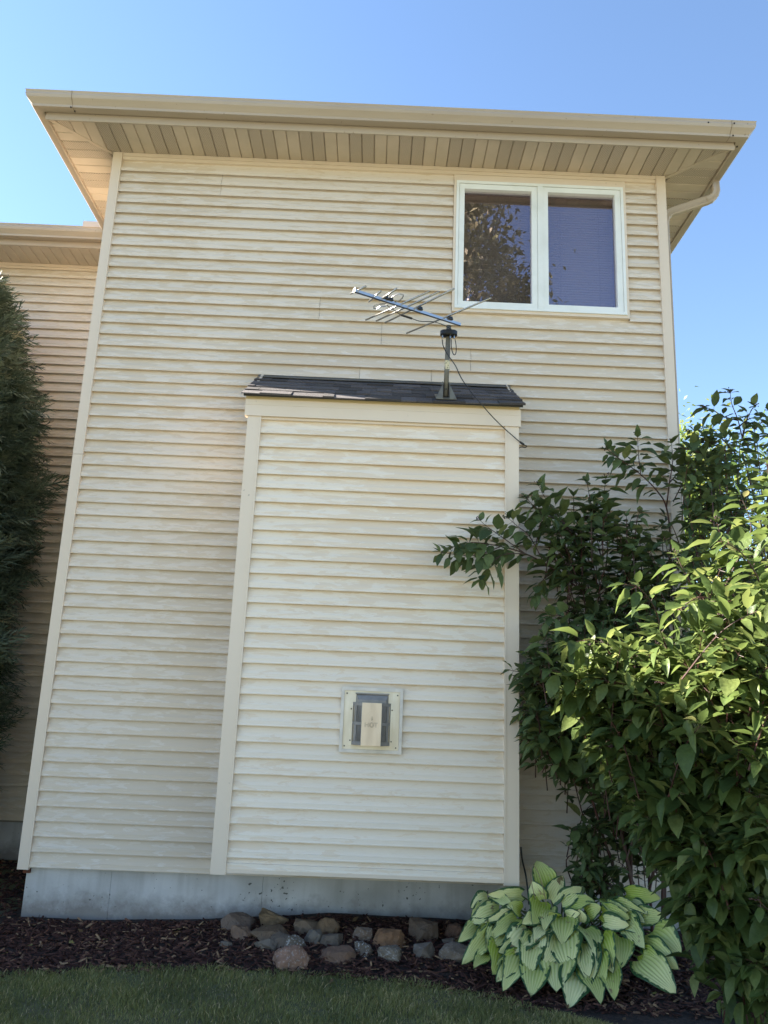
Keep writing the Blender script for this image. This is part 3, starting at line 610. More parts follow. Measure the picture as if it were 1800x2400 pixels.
def place_all(name, tv, tf, X, tints):
    """copies of a template (tv, tf) by matrices X (n,4,4) as one mesh"""
    n = len(X); k = len(tv); hv = np.hstack([tv, np.ones((k, 1))])
    V = np.einsum('nij,kj->nki', X[:, :3, :], hv).reshape(-1, 3)
    F = (tf[None]+(np.arange(n)*k)[:, None, None]).reshape(-1, tf.shape[1])
    return np_mesh(name, V, F, np.repeat(tints, k))
# mulch chips
n = 15000
cx = rng.uniform(-1.0, 5.6, n); cy = rng.uniform(0, 1, n)**.9*1.35-1.42; cy = np.where(cx < .0, rng.uniform(-1.4, 1.9, n), cy)
keep = (cy > lawn_edge(cx)-.05) & (cy < np.where(cx < 0, 1.9, .03)); cx, cy = cx[keep], cy[keep]; n = len(cx)
tv = np.array([(-.5, -.5, 0), (.5, -.4, 0), (.45, .5, 0), (-.5, .4, 0), (-.42, -.4, 1), (.4, -.3, 1), (.4, .4, 1), (-.45, .3, 1)]); tf = np.array([(4, 5, 6, 7), (0, 1, 5, 4), (1, 2, 6, 5), (2, 3, 7, 6), (3, 0, 4, 7)])
def mats(pos, yaw, tilt, tilt2, sx, sy, sz):
    cyw, syw = np.cos(yaw), np.sin(yaw); ct, st_ = np.cos(tilt), np.sin(tilt); c2_, s2_ = np.cos(tilt2), np.sin(tilt2); z = np.zeros_like(yaw); o = np.ones_like(yaw)
    Rz = np.stack([np.stack([cyw, -syw, z], -1), np.stack([syw, cyw, z], -1), np.stack([z, z, o], -1)], 1)
    Ry = np.stack([np.stack([ct, z, -st_], -1), np.stack([z, o, z], -1), np.stack([st_, z, ct], -1)], 1)
    Rx = np.stack([np.stack([o, z, z], -1), np.stack([z, c2_, -s2_], -1), np.stack([z, s2_, c2_], -1)], 1)
    A = Rz@Ry@Rx*np.stack([sx, sy, sz], -1)[:, None, :]; X = np.zeros((len(yaw), 4, 4)); X[:, :3, :3] = A; X[:, :3, 3] = pos; X[:, 3, 3] = 1; return X
pos = np.stack([cx, cy, gz(cx, cy)+rng.uniform(-.006, .012, n)], -1)
X = mats(pos, rng.uniform(0, 6.28, n), rng.normal(0, .3, n), rng.normal(0, .4, n), rng.gamma(3, .013, n)+.012, rng.uniform(.005, .016, n), rng.uniform(.002, .008, n))
M['chips'] = attr_mat('bark_mulch', [(0, (.032, .013, .011)), (.55, (.085, .036, .026)), (.85, (.15, .072, .048)), (1, (.38, .24, .13))], .85, spec=.25)
me = place_all('mulch', tv, tf, X, rng.uniform(0, 1, n)**1.2); o = link('mulch', me, M['chips']); tag(o, kind='stuff', label='dark red brown bark mulch covering the bed below the wall')
# grass blades
def blades(n, x0, x1, yfar, ynear, h):
    x = rng.uniform(x0, x1, n); e_ = lawn_edge(x); y = e_+.015-(rng.uniform(0, 1, n)**1.0)*(e_-ynear)
    y += rng.normal(0, .012, n)
    hh = h*rng.uniform(.5, 1.25, n)*(.8+.28*np.sin(x*7.3+y*3)*np.sin(x*3.1-y*9)+.15*np.sin(x*17+y*13)); lean = rng.normal(0, .42, (n, 2))*hh[:, None]+np.array([.12, -.05])*hh[:, None]; ang = rng.uniform(0, 6.28, n); wd = rng.uniform(.0011, .0022, n)
    dx, dy = np.cos(ang)*wd, np.sin(ang)*wd; b = np.stack([x, y, np.full(n, -.336)], -1)
    m1 = b+np.stack([lean[:, 0]*.35, lean[:, 1]*.35, hh*.6], -1); tp = b+np.stack([lean[:, 0], lean[:, 1], hh*.92], -1); w_ = np.stack([dx, dy, 0*dx], -1)
    V = np.stack([b-w_, b+w_, m1-w_*.8, m1+w_*.8, tp], 1).reshape(-1, 3); i = (np.arange(n)*5)[:, None]
    F = np.concatenate([i+np.array([[0, 1, 3]]), i+np.array([[0, 3, 2]]), i+np.array([[2, 3, 4]])])
    patch = .5+.25*np.sin(x*2.3+1)+.25*np.sin(x*5.1+y*7)
    t = np.clip(rng.beta(2, 3, n)*.7+.22*patch+.16*np.sin(x*5.7-y*4)*np.sin(x*2.2+y*8), 0, 1); t[rng.uniform(0, 1, n) < .06] = .97
    return np_mesh('grass', V, F, np.repeat(t, 5))
M['grass'] = attr_mat('grass_blade', [(0, (.12, .13, .045)), (.5, (.245, .25, .08)), (.85, (.39, .35, .15)), (1, (.66, .52, .28))], .5, .25)
o = link('grass', blades(95000, -.9, 5.2, 0, -2.15, .040), M['grass']); tag(o, kind='stuff', label='short shaded lawn grass in front of the mulch bed')
# ------------------------------------------------------------------ rocks
def rock(zx, zy, wpx, hpx, c1, c2, label, ang=0., yaw=0., seed=0, speck=0, flat=1.0):
    px, py = 500+zx/2.765, 2080+(zy+hpx*.42)/2.765
    p = at(px, py, 2, -.28)
    for _ in range(4): p = at(px, py, 2, float(gz(p.x, p.y)))
    sc = np.linalg.norm(np.array(p)-CAM)/FPX/2.765; w_, h_ = wpx*sc*.53, hpx*sc*.56
    rr = random.Random(seed*13+5); import bmesh as bm_
    bm = bm_.new(); bm_.ops.create_icosphere(bm, subdivisions=4, radius=1)
    if ang > .3:
        bm.clear(); cnt = int(13+6*(1-ang))
        for q_ in range(cnt):
            a_ = q_*2.39996; zc = 1-2*(q_+.5)/cnt; r0_ = math.sqrt(1-zc*zc); k_ = rr.uniform(.75, 1.18); zc2 = math.copysign(abs(zc)**.6, zc); bm.verts.new((math.cos(a_+seed)*max(r0_, .55)*k_+rr.gauss(0, .12), math.sin(a_+seed)*max(r0_, .55)*k_+rr.gauss(0, .12), zc2*k_+rr.gauss(0, .12)))
        bm_.ops.convex_hull(bm, input=bm.verts[:]); bm_.ops.bevel(bm, geom=bm.edges[:], offset=.04, segments=1, affect='EDGES')
        bm_.ops.triangulate(bm, faces=bm.faces[:]); bm_.ops.subdivide_edges(bm, edges=bm.edges[:], cuts=3, use_grid_fill=True)
    planes = []
    for _ in range(int(9+ang*10) if ang <= .3 else 0):
        d = Vector((rr.gauss(0, 1), rr.gauss(0, 1), rr.gauss(.2, 1))).normalized(); planes.append((d, rr.uniform(.52, .85)+(1-ang)*.22))
    from mathutils import noise as nz
    off = Vector((seed*3.1, seed*1.7, seed*.9))
    for v in bm.verts:
        c = v.co.copy(); k = 1+(.3*nz.noise(c*1.1+off)+.12*nz.noise(c*2.7+off))*(1 if ang <= .3 else .3); c *= k
        for d, q in planes:
            e_ = c.dot(d)-q
            if e_ > 0: c -= d*e_*.93
        c += c.normalized()*(.05*nz.noise(c*5+off)+.03*nz.noise(c*13+off))
        v.co = Vector((c.x*w_, c.y*w_*.8*flat, c.z*h_))
    me = bpy.data.meshes.new('rock'); bm.to_mesh(me); bm.free()
    c1, c2 = tuple(q*f for q, f in zip(c1, (.52, .43, .34))), tuple(q*f for q, f in zip(c2, (.5, .41, .32))); c1, c2 = tuple(q+k for q, k in zip(c1, (.085, .06, .04))), tuple(q+k for q, k in zip(c2, (.055, .038, .025))); m = mat('rock_stone', c1, .85, c2, 17, (1, 1, 1), (.4, .58), 1.0, 45)
    if speck:
        t = m.node_tree; b = t.nodes['Principled BSDF']; prev = b.inputs['Base Color'].links[0].from_socket
        ge = t.nodes.new('ShaderNodeNewGeometry'); n_ = t.nodes.new('ShaderNodeTexNoise'); n_.inputs['Scale'].default_value = 75; n_.inputs['Detail'].default_value = 2; t.links.new(ge.outputs['Position'], n_.inputs[0])
        mr = t.nodes.new('ShaderNodeMapRange'); mr.inputs[1].default_value = .56; mr.inputs[2].default_value = .62; t.links.new(n_.outputs[0], mr.inputs[0])
        mx = t.nodes.new('ShaderNodeMix'); mx.data_type = 'RGBA'; mx.inputs[7].default_value = (.42, .40, .38, 1); t.links.new(prev, mx.inputs[6])
        ml = t.nodes.new('ShaderNodeMath'); ml.operation = 'MULTIPLY'; ml.inputs[1].default_value = speck; t.links.new(mr.outputs[0], ml.inputs[0]); t.links.new(ml.outputs[0], mx.inputs[0]); t.links.new(mx.outputs[2], b.inputs['Base Color'])
    X = Matrix.Translation((p.x, p.y, p.z+h_*.25))@Matrix.Rotation(yaw, 4, 'Y')@Matrix.Rotation(rr.uniform(-.3, .3), 4, 'Z')
    o = link('rock', me, m, None, M=X, smooth=ang <= .3); tag(o, label, 'rock', 'rocks lying in the mulch under the bump-out'); return o
G_ = lambda a: (a, a*.97, a*.95)
rocks = [
 (155, 205, 235, 125, (.17, .15, .16), (.24, .20, .20), 'large grey purple peaked rock at the left end of the rocks', .9, .1, 0),
 (172, 278, 140, 92, (.30, .21, .17), (.24, .17, .14), 'pinkish tan rock in front of the grey peaked rock', .5, 0, 0),
 (390, 188, 205, 108, (.30, .23, .13), (.22, .17, .10), 'tan block shaped rock against the foundation', 1, .08, 0),
 (378, 285, 215, 105, (.15, .115, .085), (.20, .15, .11), 'brown flat sided rock below the tan block rock', .6, -.1, 0),
 (355, 366, 145, 62, (.15, .16, .17), (.20, .21, .22), 'small grey rock half sunk left of the pink boulder', .4, 0, 0),
 (440, 335, 150, 90, (.13, .125, .125), (.18, .17, .17), 'dark grey rock behind the pink round boulder', .5, 0, 0),
 (528, 352, 140, 92, (.12, .12, .12), (.20, .20, .19), 'speckled grey slanting rock behind the pink boulder', .6, .5, 1),
 (505, 445, 200, 138, (.36, .22, .18), (.27, .17, .145), 'round pink granite boulder nearest the lawn', .1, .1, .35),
 (600, 238, 170, 95, (.23, .19, .16), (.17, .145, .12), 'grey tan rock right of the tan block rock', .6, -.25, 0),
 (740, 238, 130, 115, (.25, .175, .095), (.19, .135, .08), 'golden brown rounded rock leaning beside a grey tan one', .3, -.5, 0),
 (648, 312, 100, 90, (.17, .19, .21), (.22, .24, .26), 'blue grey pointed rock under the golden brown one', .8, .2, 0),
 (775, 326, 155, 72, (.12, .12, .125), (.16, .155, .155), 'dark flat rock between the blue grey and speckled rocks', .7, 0, 0),
 (802, 416, 235, 92, (.25, .155, .13), (.19, .125, .105), 'reddish brown wedge rock lying flat near the lawn', 1, .1, 0),
 (965, 296, 120, 98, (.18, .15, .145), (.24, .20, .19), 'grey pink rock left of the orange brown one', .5, 0, .3),
 (975, 386, 110, 82, (.06, .06, .06), (.16, .16, .16), 'black and white mottled rock right of the reddish wedge', .7, 0, .9),
 (1145, 302, 195, 135, (.33, .17, .075), (.22, .12, .06), 'orange brown striped rock in the middle of the right half', .8, .1, 0),
 (1150, 406, 200, 84, (.18, .18, .165), (.26, .26, .24), 'grey green speckled rock in front of the orange brown one', .4, 0, .5),
 (1360, 266, 175, 130, (.11, .085, .07), (.16, .12, .10), 'dark brown rock in the shade against the foundation', .4, 0, 0),
 (1355, 396, 150, 100, (.14, .155, .18), (.26, .28, .31), 'blue grey cracked rock with pale faces near the hosta', 1, -.2, 0),
 (1560, 272, 105, 84, (.19, .09, .065), (.13, .07, .055), 'small red brown rock just left of the hosta', .4, 0, 0),
 (1575, 405, 190, 105, (.26, .255, .25), (.20, .20, .20), 'smooth light grey rock beside the hosta', .15, 0, .2),
 (78, 366, 75, 42, (.16, .18, .21), (.22, .24, .27), 'small blue grey stone alone at the left of the rocks', .5, 0, 0),
 (1530, 345, 85, 46, (.10, .10, .105), (.14, .14, .14), 'small dark stone above the smooth light grey rock', .4, 0, 0)]
for i, (a, b, c, d, c1, c2_, lab, an, yw, sp) in enumerate(rocks): rock(a, b, c, d, c1, c2_, lab, an, yw, i+1, sp)
# ------------------------------------------------------------------ leaves and shrubs
def frame(base, axis, nrm, s, wscale=1.0):
    y = axis.normalized(); z = (nrm-y*nrm.dot(y)); z = z.normalized() if z.length > 1e-4 else y.orthogonal().normalized(); x = y.cross(z)
    X = Matrix(((x.x*s*wscale, y.x*s, z.x*s, base.x), (x.y*s*wscale, y.y*s, z.y*s, base.y), (x.z*s*wscale, y.z*s, z.z*s, base.z), (0, 0, 0, 1))); return X
def leaf_template(curl, fold, wide, wavy=0.):
    T = (0, .12, .3, .5, .7, .87, 1.0); Wd = (0, .13, .215, .23, .175, .08, 0); v = []; f = []
    for i, (t, q) in enumerate(zip(T, Wd)):
        q *= wide; z = -curl*t*t; e_ = fold*q+wavy*math.sin(i*2.4)*.03
        if i in (0, 6): v.append((0, t, z))
        else: v += [(-q, t, z+e_), (0, t, z), (q, t, z+e_-wavy*.02)]
    f = [(0, 2, 1), (0, 3, 2)]
    for i in range(4):
        a = 1+3*i; f += [(a, a+1, a+4), (a, a+4, a+3), (a+1, a+2, a+5), (a+1, a+5, a+4)]
    f += [(13, 14, 16), (14, 15, 16)]
    return np.array(v), np.array(f)
TPL = [leaf_template(c, fo, wd, wv) for c, fo, wd, wv in ((.12, .35, 1.05, .3), (.25, .3, 1.15, .8), (.05, .6, .95, .2), (.5, .25, 1.1, .6), (.18, .12, 1.25, 1.4), (-.08, .45, 1.0, .5), (.42, .8, .85, .5), (.15, .3, 1.3, 1.1))]
LM = {}
def leaf_mesh(i, tint, key, m):
    k = (i, round(tint, 1), key)
    if k not in LM:
        v, f = TPL[i]; me = np_mesh('leaf', v, f, np.full(len(v), round(tint, 1))); me.materials.append(m); me.polygons.foreach_set('use_smooth', [True]*len(me.polygons)); LM[k] = me
    return LM[k]
def leaf_material(name, ramp, trans, rough):
    m = attr_mat(name, ramp, rough, trans, .3); t = m.node_tree; b = t.nodes['Principled BSDF']
    tc = t.nodes.new('ShaderNodeNewGeometry'); nz_ = t.nodes.new('ShaderNodeTexNoise'); nz_.inputs['Scale'].default_value = 70; nz_.inputs['Detail'].default_value = 3; t.links.new(tc.outputs['Position'], nz_.inputs[0])
    bp = t.nodes.new('ShaderNodeBump'); bp.inputs['Strength'].default_value = .35; bp.inputs['Distance'].default_value = .006; t.links.new(nz_.outputs[0], bp.inputs['Height']); t.links.new(bp.outputs[0], b.inputs['Normal'])
    prev = b.inputs['Base Color'].links[0].from_socket; mr = t.nodes.new('ShaderNodeMapRange'); mr.inputs[1].default_value = .3; mr.inputs[2].default_value = .7; mr.inputs[3].default_value = .78; mr.inputs[4].default_value = 1.25; t.links.new(nz_.outputs[0], mr.inputs[0])
    sc = t.nodes.new('ShaderNodeVectorMath'); sc.operation = 'SCALE'; t.links.new(prev, sc.inputs[0]); t.links.new(mr.outputs[0], sc.inputs['Scale']); t.links.new(sc.outputs[0], b.inputs['Base Color']); return m
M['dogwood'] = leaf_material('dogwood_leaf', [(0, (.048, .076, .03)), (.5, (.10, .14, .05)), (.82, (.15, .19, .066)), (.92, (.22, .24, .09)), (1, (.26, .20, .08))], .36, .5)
M['dogwood_sun'] = leaf_material('dogwood_leaf_sunlit', [(0, (.042, .07, .022)), (.5, (.095, .14, .038)), (.82, (.18, .22, .07)), (.93, (.30, .32, .12)), (1, (.30, .22, .09))], .45, .42)  # lighter copy of the leaf ramp, sunlit brightness put into the colour
M['stem'] = mat('red_twig_bark', (.075, .022, .016), .6, (.05, .03, .02), 30); M['berry'] = mat('dark_flower_head', (.06, .018, .02), .7, (.03, .015, .015), 60)
class Shrub:
    def __init__(s, name, label, cat, base, m, group=None):
        s.o = thing(name, label, cat, base, group); s.base = Vector(base); s.m = m; s.L = []; s.stems = MB(); s.tips = MB(); s.key = name+str(base)
    def leaf(s, p, axis, nrm, size, tint=None):
        s.L.append((frame(p, axis, nrm, size, random.uniform(.85, 1.1)), random.randrange(8), min(1, max(0, random.betavariate(2.2, 2.6) if tint is None else tint))))
    def shoot(s, pts, r0, r1, leafy=.5, gap=.05, size=.09, head=False, dens=1.0):
        P = smooth_path(pts, 5); s.stems.tube(P, r0, 5, r1); n = len(P); L = [0]
        for a, b in zip(P[:-1], P[1:]): L.append(L[-1]+(b-a).length)
        tot = L[-1]; d0 = tot*(1-leafy); q = d0; k = random.random()*6
        while q < tot:
            i = max(0, min(n-2, next((j for j in range(n-1) if L[j+1] >= q), n-2))); f = (q-L[i])/max(1e-6, L[i+1]-L[i]); c = P[i].lerp(P[i+1], f); d = (P[i+1]-P[i]).normalized()
            a = d.orthogonal().normalized(); a = Matrix.Rotation(k, 3, d)@a
            for sg in (1, -1):
                if random.random() > dens: continue
                ax = (a*sg*.8+d*.45+Vector((0, 0, random.uniform(-.4, .05)))).normalized(); up = (Vector((0, 0, 1))+d*-.15+Vector((random.gauss(0, .22), random.gauss(0, .22)-.08, 0)))
                st_ = size*random.uniform(.16, .3); b0 = c+ax*st_; s.stems.tube([c, b0], .0012, 3)
                fq = .55+.6*math.sin(math.pi*min(1, (q-d0)/max(.01, tot-d0)*.8+.12)); s.leaf(b0, ax+Vector((0, 0, -.15)), up, size*fq*random.uniform(.65, 1.35))
            k += 1.57+random.gauss(0, .2); q += gap*random.uniform(.7, 1.3)
        d = (P[-1]-P[-2]).normalized()
        for _ in range(3):
            ax = (d+Vector((random.gauss(0, .6), random.gauss(0, .6), random.gauss(-.1, .4)))).normalized(); s.leaf(P[-1], ax, Vector((0, -.3, 1)), size*random.uniform(.5, .85))
        if head:
            for _ in range(9):
                e_ = P[-1]+d*random.uniform(.015, .035)+Vector((random.gauss(0, .012), random.gauss(0, .012), random.gauss(0, .006))); s.stems.tube([P[-1], e_], .0009, 3); s.tips.tube([e_-Vector((0, 0, .003)), e_+Vector((0, 0, .003))], .0035, 5)
    def finish(s, nparts=300, simple=False):
        put(s.stems, 'stem', M['stem'], s.o)
        if s.tips.v: put(s.tips, 'flower_head', M['berry'], s.o)['kind'] = 'stuff'
        sc = []
        for i, (X, k, t) in enumerate(s.L):
            px, py, z = to_px(X.translation); vis = z > .3 and -40 < px < 1840 and -40 < py < 2440
            sc.append(((X.to_3x3().col[1].length/z) if vis else 0, i))
        sc.sort(reverse=True); pick = set(i for v, i in sc[:nparts] if v > 0)
        for i in pick:
            X, k, t = s.L[i]; link('leaf', leaf_mesh(k, t, s.key, s.m), None, s.o, M=X)
        rest = [q for i, q in enumerate(s.L) if i not in pick]
        if rest:
            Vs, Fs, Ts = [], [], []; n0_ = 0
            for k in range(8):
                sub = [q for q in rest if q[1] == k]
                if not sub: continue
                X = np.array([[list(r) for r in q[0]] for q in sub]); tv_, tf_ = TPL[k]; hv = np.hstack([tv_, np.ones((len(tv_), 1))])
                V = np.einsum('nij,kj->nki', X[:, :3, :], hv).reshape(-1, 3); F = (tf_[None]+(np.arange(len(sub))*len(tv_))[:, None, None]).reshape(-1, 3)+n0_
                Vs.append(V); Fs.append(F); Ts.append(np.repeat([q[2] for q in sub], len(tv_))); n0_ += len(V)
            me = np_mesh('foliage', np.concatenate(Vs), np.concatenate(Fs), np.concatenate(Ts)); me.polygons.foreach_set('use_smooth', [True]*len(me.polygons))
            o = link('foliage', me, s.m, s.o); o['kind'] = 'stuff'
def in_poly(x, y, P):
    c = False; j = len(P)-1
    for i in range(len(P)):
        if (P[i][1] > y) != (P[j][1] > y) and x < (P[j][0]-P[i][0])*(y-P[i][1])/(P[j][1]-P[i][1])+P[i][0]: c = not c
        j = i
    return c
def sample_poly(P, n):
    xs_, ys_ = [p[0] for p in P], [p[1] for p in P]; out = []
    while len(out) < n:
        x, y = random.uniform(min(xs_), max(xs_)), random.uniform(min(ys_), max(ys_))
        if in_poly(x, y, P): out.append((x, y))
    return out
def fill(s, poly, n, yfun, size, length=(.3, .55), gap=.05, head=.1, leafy=.75, dens=1.0, pull=None):
    for px, py in sample_poly(poly, n):
        tip = at(px, py, 1, yfun(px, py))
        root = (s.base if pull is None else Vector(pull))+Vector((random.gauss(0, .25), random.gauss(0, .15), 0)); back = root-tip; back.z *= .8
        L = random.uniform(*length); d = (back.normalized()+Vector((random.gauss(0, .35), random.gauss(.25, .3), random.gauss(-.25, .3)))).normalized()
        st_ = tip+d*L; midp = tip+d*L*.5+Vector((0, 0, .03+random.uniform(0, .05)))
        s.shoot([st_, midp, tip], .0045, .0016, leafy, gap, size, random.random() < head, dens)
def stems(s, tips, r=.011):
    for t in tips:
        t = Vector(t); b = s.base+Vector((random.gauss(0, .12), random.gauss(0, .08), 0)); m1 = b.lerp(t, .45)+Vector((random.gauss(0, .08), random.gauss(0, .05), .22))
        s.stems.tube(smooth_path([b, m1, t], 6), r, 6, r*.4)
# dogwood against the wall
A = Shrub('dogwood_shrub', 'open dark green dogwood against the siding with a branch over the bump-out', 'shrub', (4.25, -.48, -.28), M['dogwood'], 'dogwood shrubs at the right of the wall')
zr = lambda a, b, y: at(1000+a/2.07375, 900+b/2.07375, 1, y)
def br(pts, y0, y1, **k):
    n_ = len(pts); A.shoot([zr(a, b, y0+(y1-y0)*i/(n_-1)) for i, (a, b) in enumerate(pts)], **k)
br([(760, 1010), (600, 890), (480, 825), (360, 790), (220, 770), (110, 800)], -.6, -.85, r0=.007, r1=.002, leafy=.62, gap=.034, size=.12)
br([(360, 790), (250, 830), (150, 830), (65, 815)], -.82, -.9, r0=.004, r1=.0015, leafy=.8, gap=.035, size=.12)
br([(480, 825), (360, 740), (290, 690), (262, 665)], -.78, -.8, r0=.004, r1=.0015, leafy=.5, gap=.04, size=.11, head=True)
br([(480, 825), (370, 830), (300, 890), (265, 950)], -.8, -.86, r0=.004, r1=.0015, leafy=.7, gap=.036, size=.12)
br([(560, 850), (500, 740), (440, 690), (400, 655)], -.72, -.82, r0=.004, r1=.0015, leafy=.7, gap=.034, size=.12, head=True)
br([(780, 830), (720, 730), (640, 660), (560, 630), (490, 560)], -.5, -.7, r0=.008, r1=.002, leafy=.7, gap=.034, size=.12, head=True)
br([(720, 730), (640, 640), (580, 560), (545, 495)], -.55, -.72, r0=.004, r1=.0015, leafy=.7, gap=.036, size=.12, head=True)
br([(860, 900), (830, 760), (800, 600), (780, 475)], -.5, -.6, r0=.005, r1=.002, leafy=.75, gap=.036, size=.12)
br([(870, 900), (880, 760), (860, 600), (870, 460)], -.55, -.66, r0=.005, r1=.002, leafy=.75, gap=.036, size=.12, head=True)
br([(1190, 1000), (1185, 760), (1165, 600), (1120, 520), (1040, 440), (960, 380), (880, 320)], -.45, -.68, r0=.008, r1=.002, leafy=.42, gap=.034, size=.12, head=True)
br([(1040, 440), (1030, 350), (1025, 260)], -.6, -.66, r0=.004, r1=.0015, leafy=.9, gap=.04, size=.12, head=True)
br([(1165, 600), (1180, 480), (1195, 380), (1190, 290)], -.5, -.62, r0=.006, r1=.0015, leafy=.7, gap=.034, size=.12, head=True)
br([(1180, 480), (1250, 400), (1300, 330), (1330, 290)], -.52, -.62, r0=.005, r1=.0015, leafy=.8, gap=.034, size=.12, head=True)
br([(800, 900), (640, 900), (560, 960), (530, 1030)], -.6, -.75, r0=.004, r1=.0015, leafy=.75, gap=.036, size=.125)
fill(A, [(1270, 1210), (1400, 1130), (1450, 1200), (1560, 1200), (1590, 1420), (1480, 1480), (1330, 1440), (1290, 1300)], 85, lambda x, y: random.uniform(-.85, -.4), .112, (.2, .4), .046, .15, .8, .9)
fill(A, [(1195, 1570), (1290, 1440), (1500, 1440), (1560, 1500), (1560, 1900), (1440, 1900), (1380, 1800), (1300, 1770), (1215, 1730)], 235, lambda x, y: random.uniform(-1.05, -.5)-.1*(x < 1300), .112, (.25, .5), .05, .08)
fill(A, [(1330, 1480), (1570, 1480), (1570, 2000), (1400, 1950)], 90, lambda x, y: random.uniform(-.5, -.2), .11, (.2, .4), .05, 0)
stems(A, [zr(1185, 760, -.5), zr(860, 900, -.5), zr(780, 830, -.5), zr(1190, 1000, -.5), zr(760, 1010, -.6), at(1400, 1600, 1, -.6), at(1330, 1650, 1, -.75), at(1500, 1500, 1, -.55)])
A.finish()
B = Shrub('dogwood_shrub', 'tallest dark dogwood rising past the right-hand corner of the house', 'shrub', (5.35, -.35, -.3), M['dogwood'], 'dogwood shrubs at the right of the wall')
zt_ = lambda a, b, y: at(1500+a/5.53, 900+b/5.53, 1, y)
for pts, hd in (([(1440, 880), (1330, 700), (1270, 470), (1190, 260), (1170, 120)], True), ([(1330, 700), (1380, 480), (1450, 330), (1490, 290)], True), ([(1270, 470), (1080, 420), (950, 340), (850, 300)], True), ([(1270, 560), (1420, 450), (1560, 430)], False), ([(1500, 900), (1480, 700), (1490, 600)], True), ([(1200, 900), (900, 760), (650, 620)], True), ([(1240, 900), (1000, 640), (880, 560)], False), ([(1750, 800), (1700, 500), (1670, 350)], True), ([(1100, 1100), (800, 900), (560, 830)], True)):
    n_ = len(pts); B.shoot([zt_(a, b, -.62-.12*i/(n_-1)) for i, (a, b) in enumerate(pts)], .006, .0018, .72, .045, .10, hd)
fill(B, [(1600, 1075), (1660, 1030), (1740, 990), (1830, 980), (1830, 1500), (1590, 1500), (1590, 1250)], 85, lambda x, y: random.uniform(-1.0, -.3), .095, (.25, .5), .04, .12)
stems(B, [at(1740, 1060, 1, -.62), at(1690, 1150, 1, -.6), at(1780, 1200, 1, -.7), at(1620, 1250, 1, -.5), at(1800, 1050, 1, -.7)])
B.finish()
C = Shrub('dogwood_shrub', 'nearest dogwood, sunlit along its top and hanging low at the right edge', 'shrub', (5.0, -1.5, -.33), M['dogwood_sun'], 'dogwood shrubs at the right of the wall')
csurf = lambda x, y: np.interp(x, [1300, 1450, 1600, 1800], [-1.5, -1.85, -2.2, -2.6])
fill(C, [(1300, 1600), (1400, 1500), (1540, 1470), (1640, 1440), (1720, 1380), (1840, 1340), (1840, 1700), (1500, 1720), (1340, 1680)], 135, lambda x, y: csurf(x, y)+random.uniform(-.15, .4), .11, (.3, .55), .045, .12)
fill(C, [(1360, 1680), (1840, 1650), (1840, 2330), (1680, 2330), (1620, 2200), (1590, 2080), (1520, 1980), (1450, 1880)], 240, lambda x, y: csurf(x, y)+random.uniform(0, .55)+max(0, (y-1900)/400)*.35, .118, (.3, .55), .05, .02)
for pts in ([(1640, 1500, -1.8), (1720, 1330, -1.95), (1760, 1240, -2.0), (1735, 1160, -2.0)], [(1790, 1500, -2.0), (1795, 1330, -2.1), (1780, 1220, -2.1), (1775, 1205, -2.1)], [(1700, 1500, -1.8), (1640, 1400, -1.8), (1600, 1330, -1.8)], [(1480, 1600, -1.7), (1430, 1530, -1.75), (1390, 1500, -1.8), (1330, 1510, -1.85)], [(1560, 1560, -1.75), (1540, 1440, -1.8), (1500, 1380, -1.85), (1460, 1370, -1.85)], [(1760, 1500, -2.1), (1830, 1300, -2.3), (1810, 1130, -2.4)], [(1420, 1650, -1.6), (1350, 1590, -1.7), (1290, 1570, -1.75)], [(1650, 1550, -1.9), (1660, 1420, -2.0), (1690, 1330, -2.1)], [(1830, 1350, -2.2), (1810, 1180, -2.3), (1795, 1075, -2.35)], [(1720, 1400, -2.0), (1700, 1300, -2.1), (1680, 1225, -2.15)], [(1680, 1450, -1.9), (1620, 1370, -2.0), (1585, 1300, -2.0)], [(1810, 1420, -2.3), (1750, 1310, -2.4), (1700, 1270, -2.4)], [(1760, 1480, -2.2), (1700, 1420, -2.3), (1640, 1400, -2.35), (1590, 1430, -2.4)]):
    C.shoot([at(a, b, 1, y) for a, b, y in pts], .005, .0018, .75, .042, .115, random.random() < .4)
stems(C, [at(1500, 1600, 1, -1.5), at(1650, 1450, 1, -1.7), at(1780, 1400, 1, -2.0), at(1560, 1800, 1, -1.6), at(1700, 1900, 1, -1.9), at(1760, 2000, 1, -2), at(1440, 1650, 1, -1.4), at(1780, 1700, 1, -2.1)])
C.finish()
Dd = Shrub('young_shrub', 'small dark leafy seedling shrub standing behind the hosta by the wall', 'shrub', (3.95, -.42, -.27), M['dogwood'])
fill(Dd, [(1335, 1935), (1400, 1900), (1440, 1960), (1450, 2090), (1400, 2110), (1340, 2060)], 34, lambda x, y: random.uniform(-.75, -.5), .085, (.15, .3), .05, 0)
stems(Dd, [at(1390, 1960, 1, -.6), at(1370, 2000, 1, -.65), at(1420, 2030, 1, -.6)], .006)
Dd.finish()
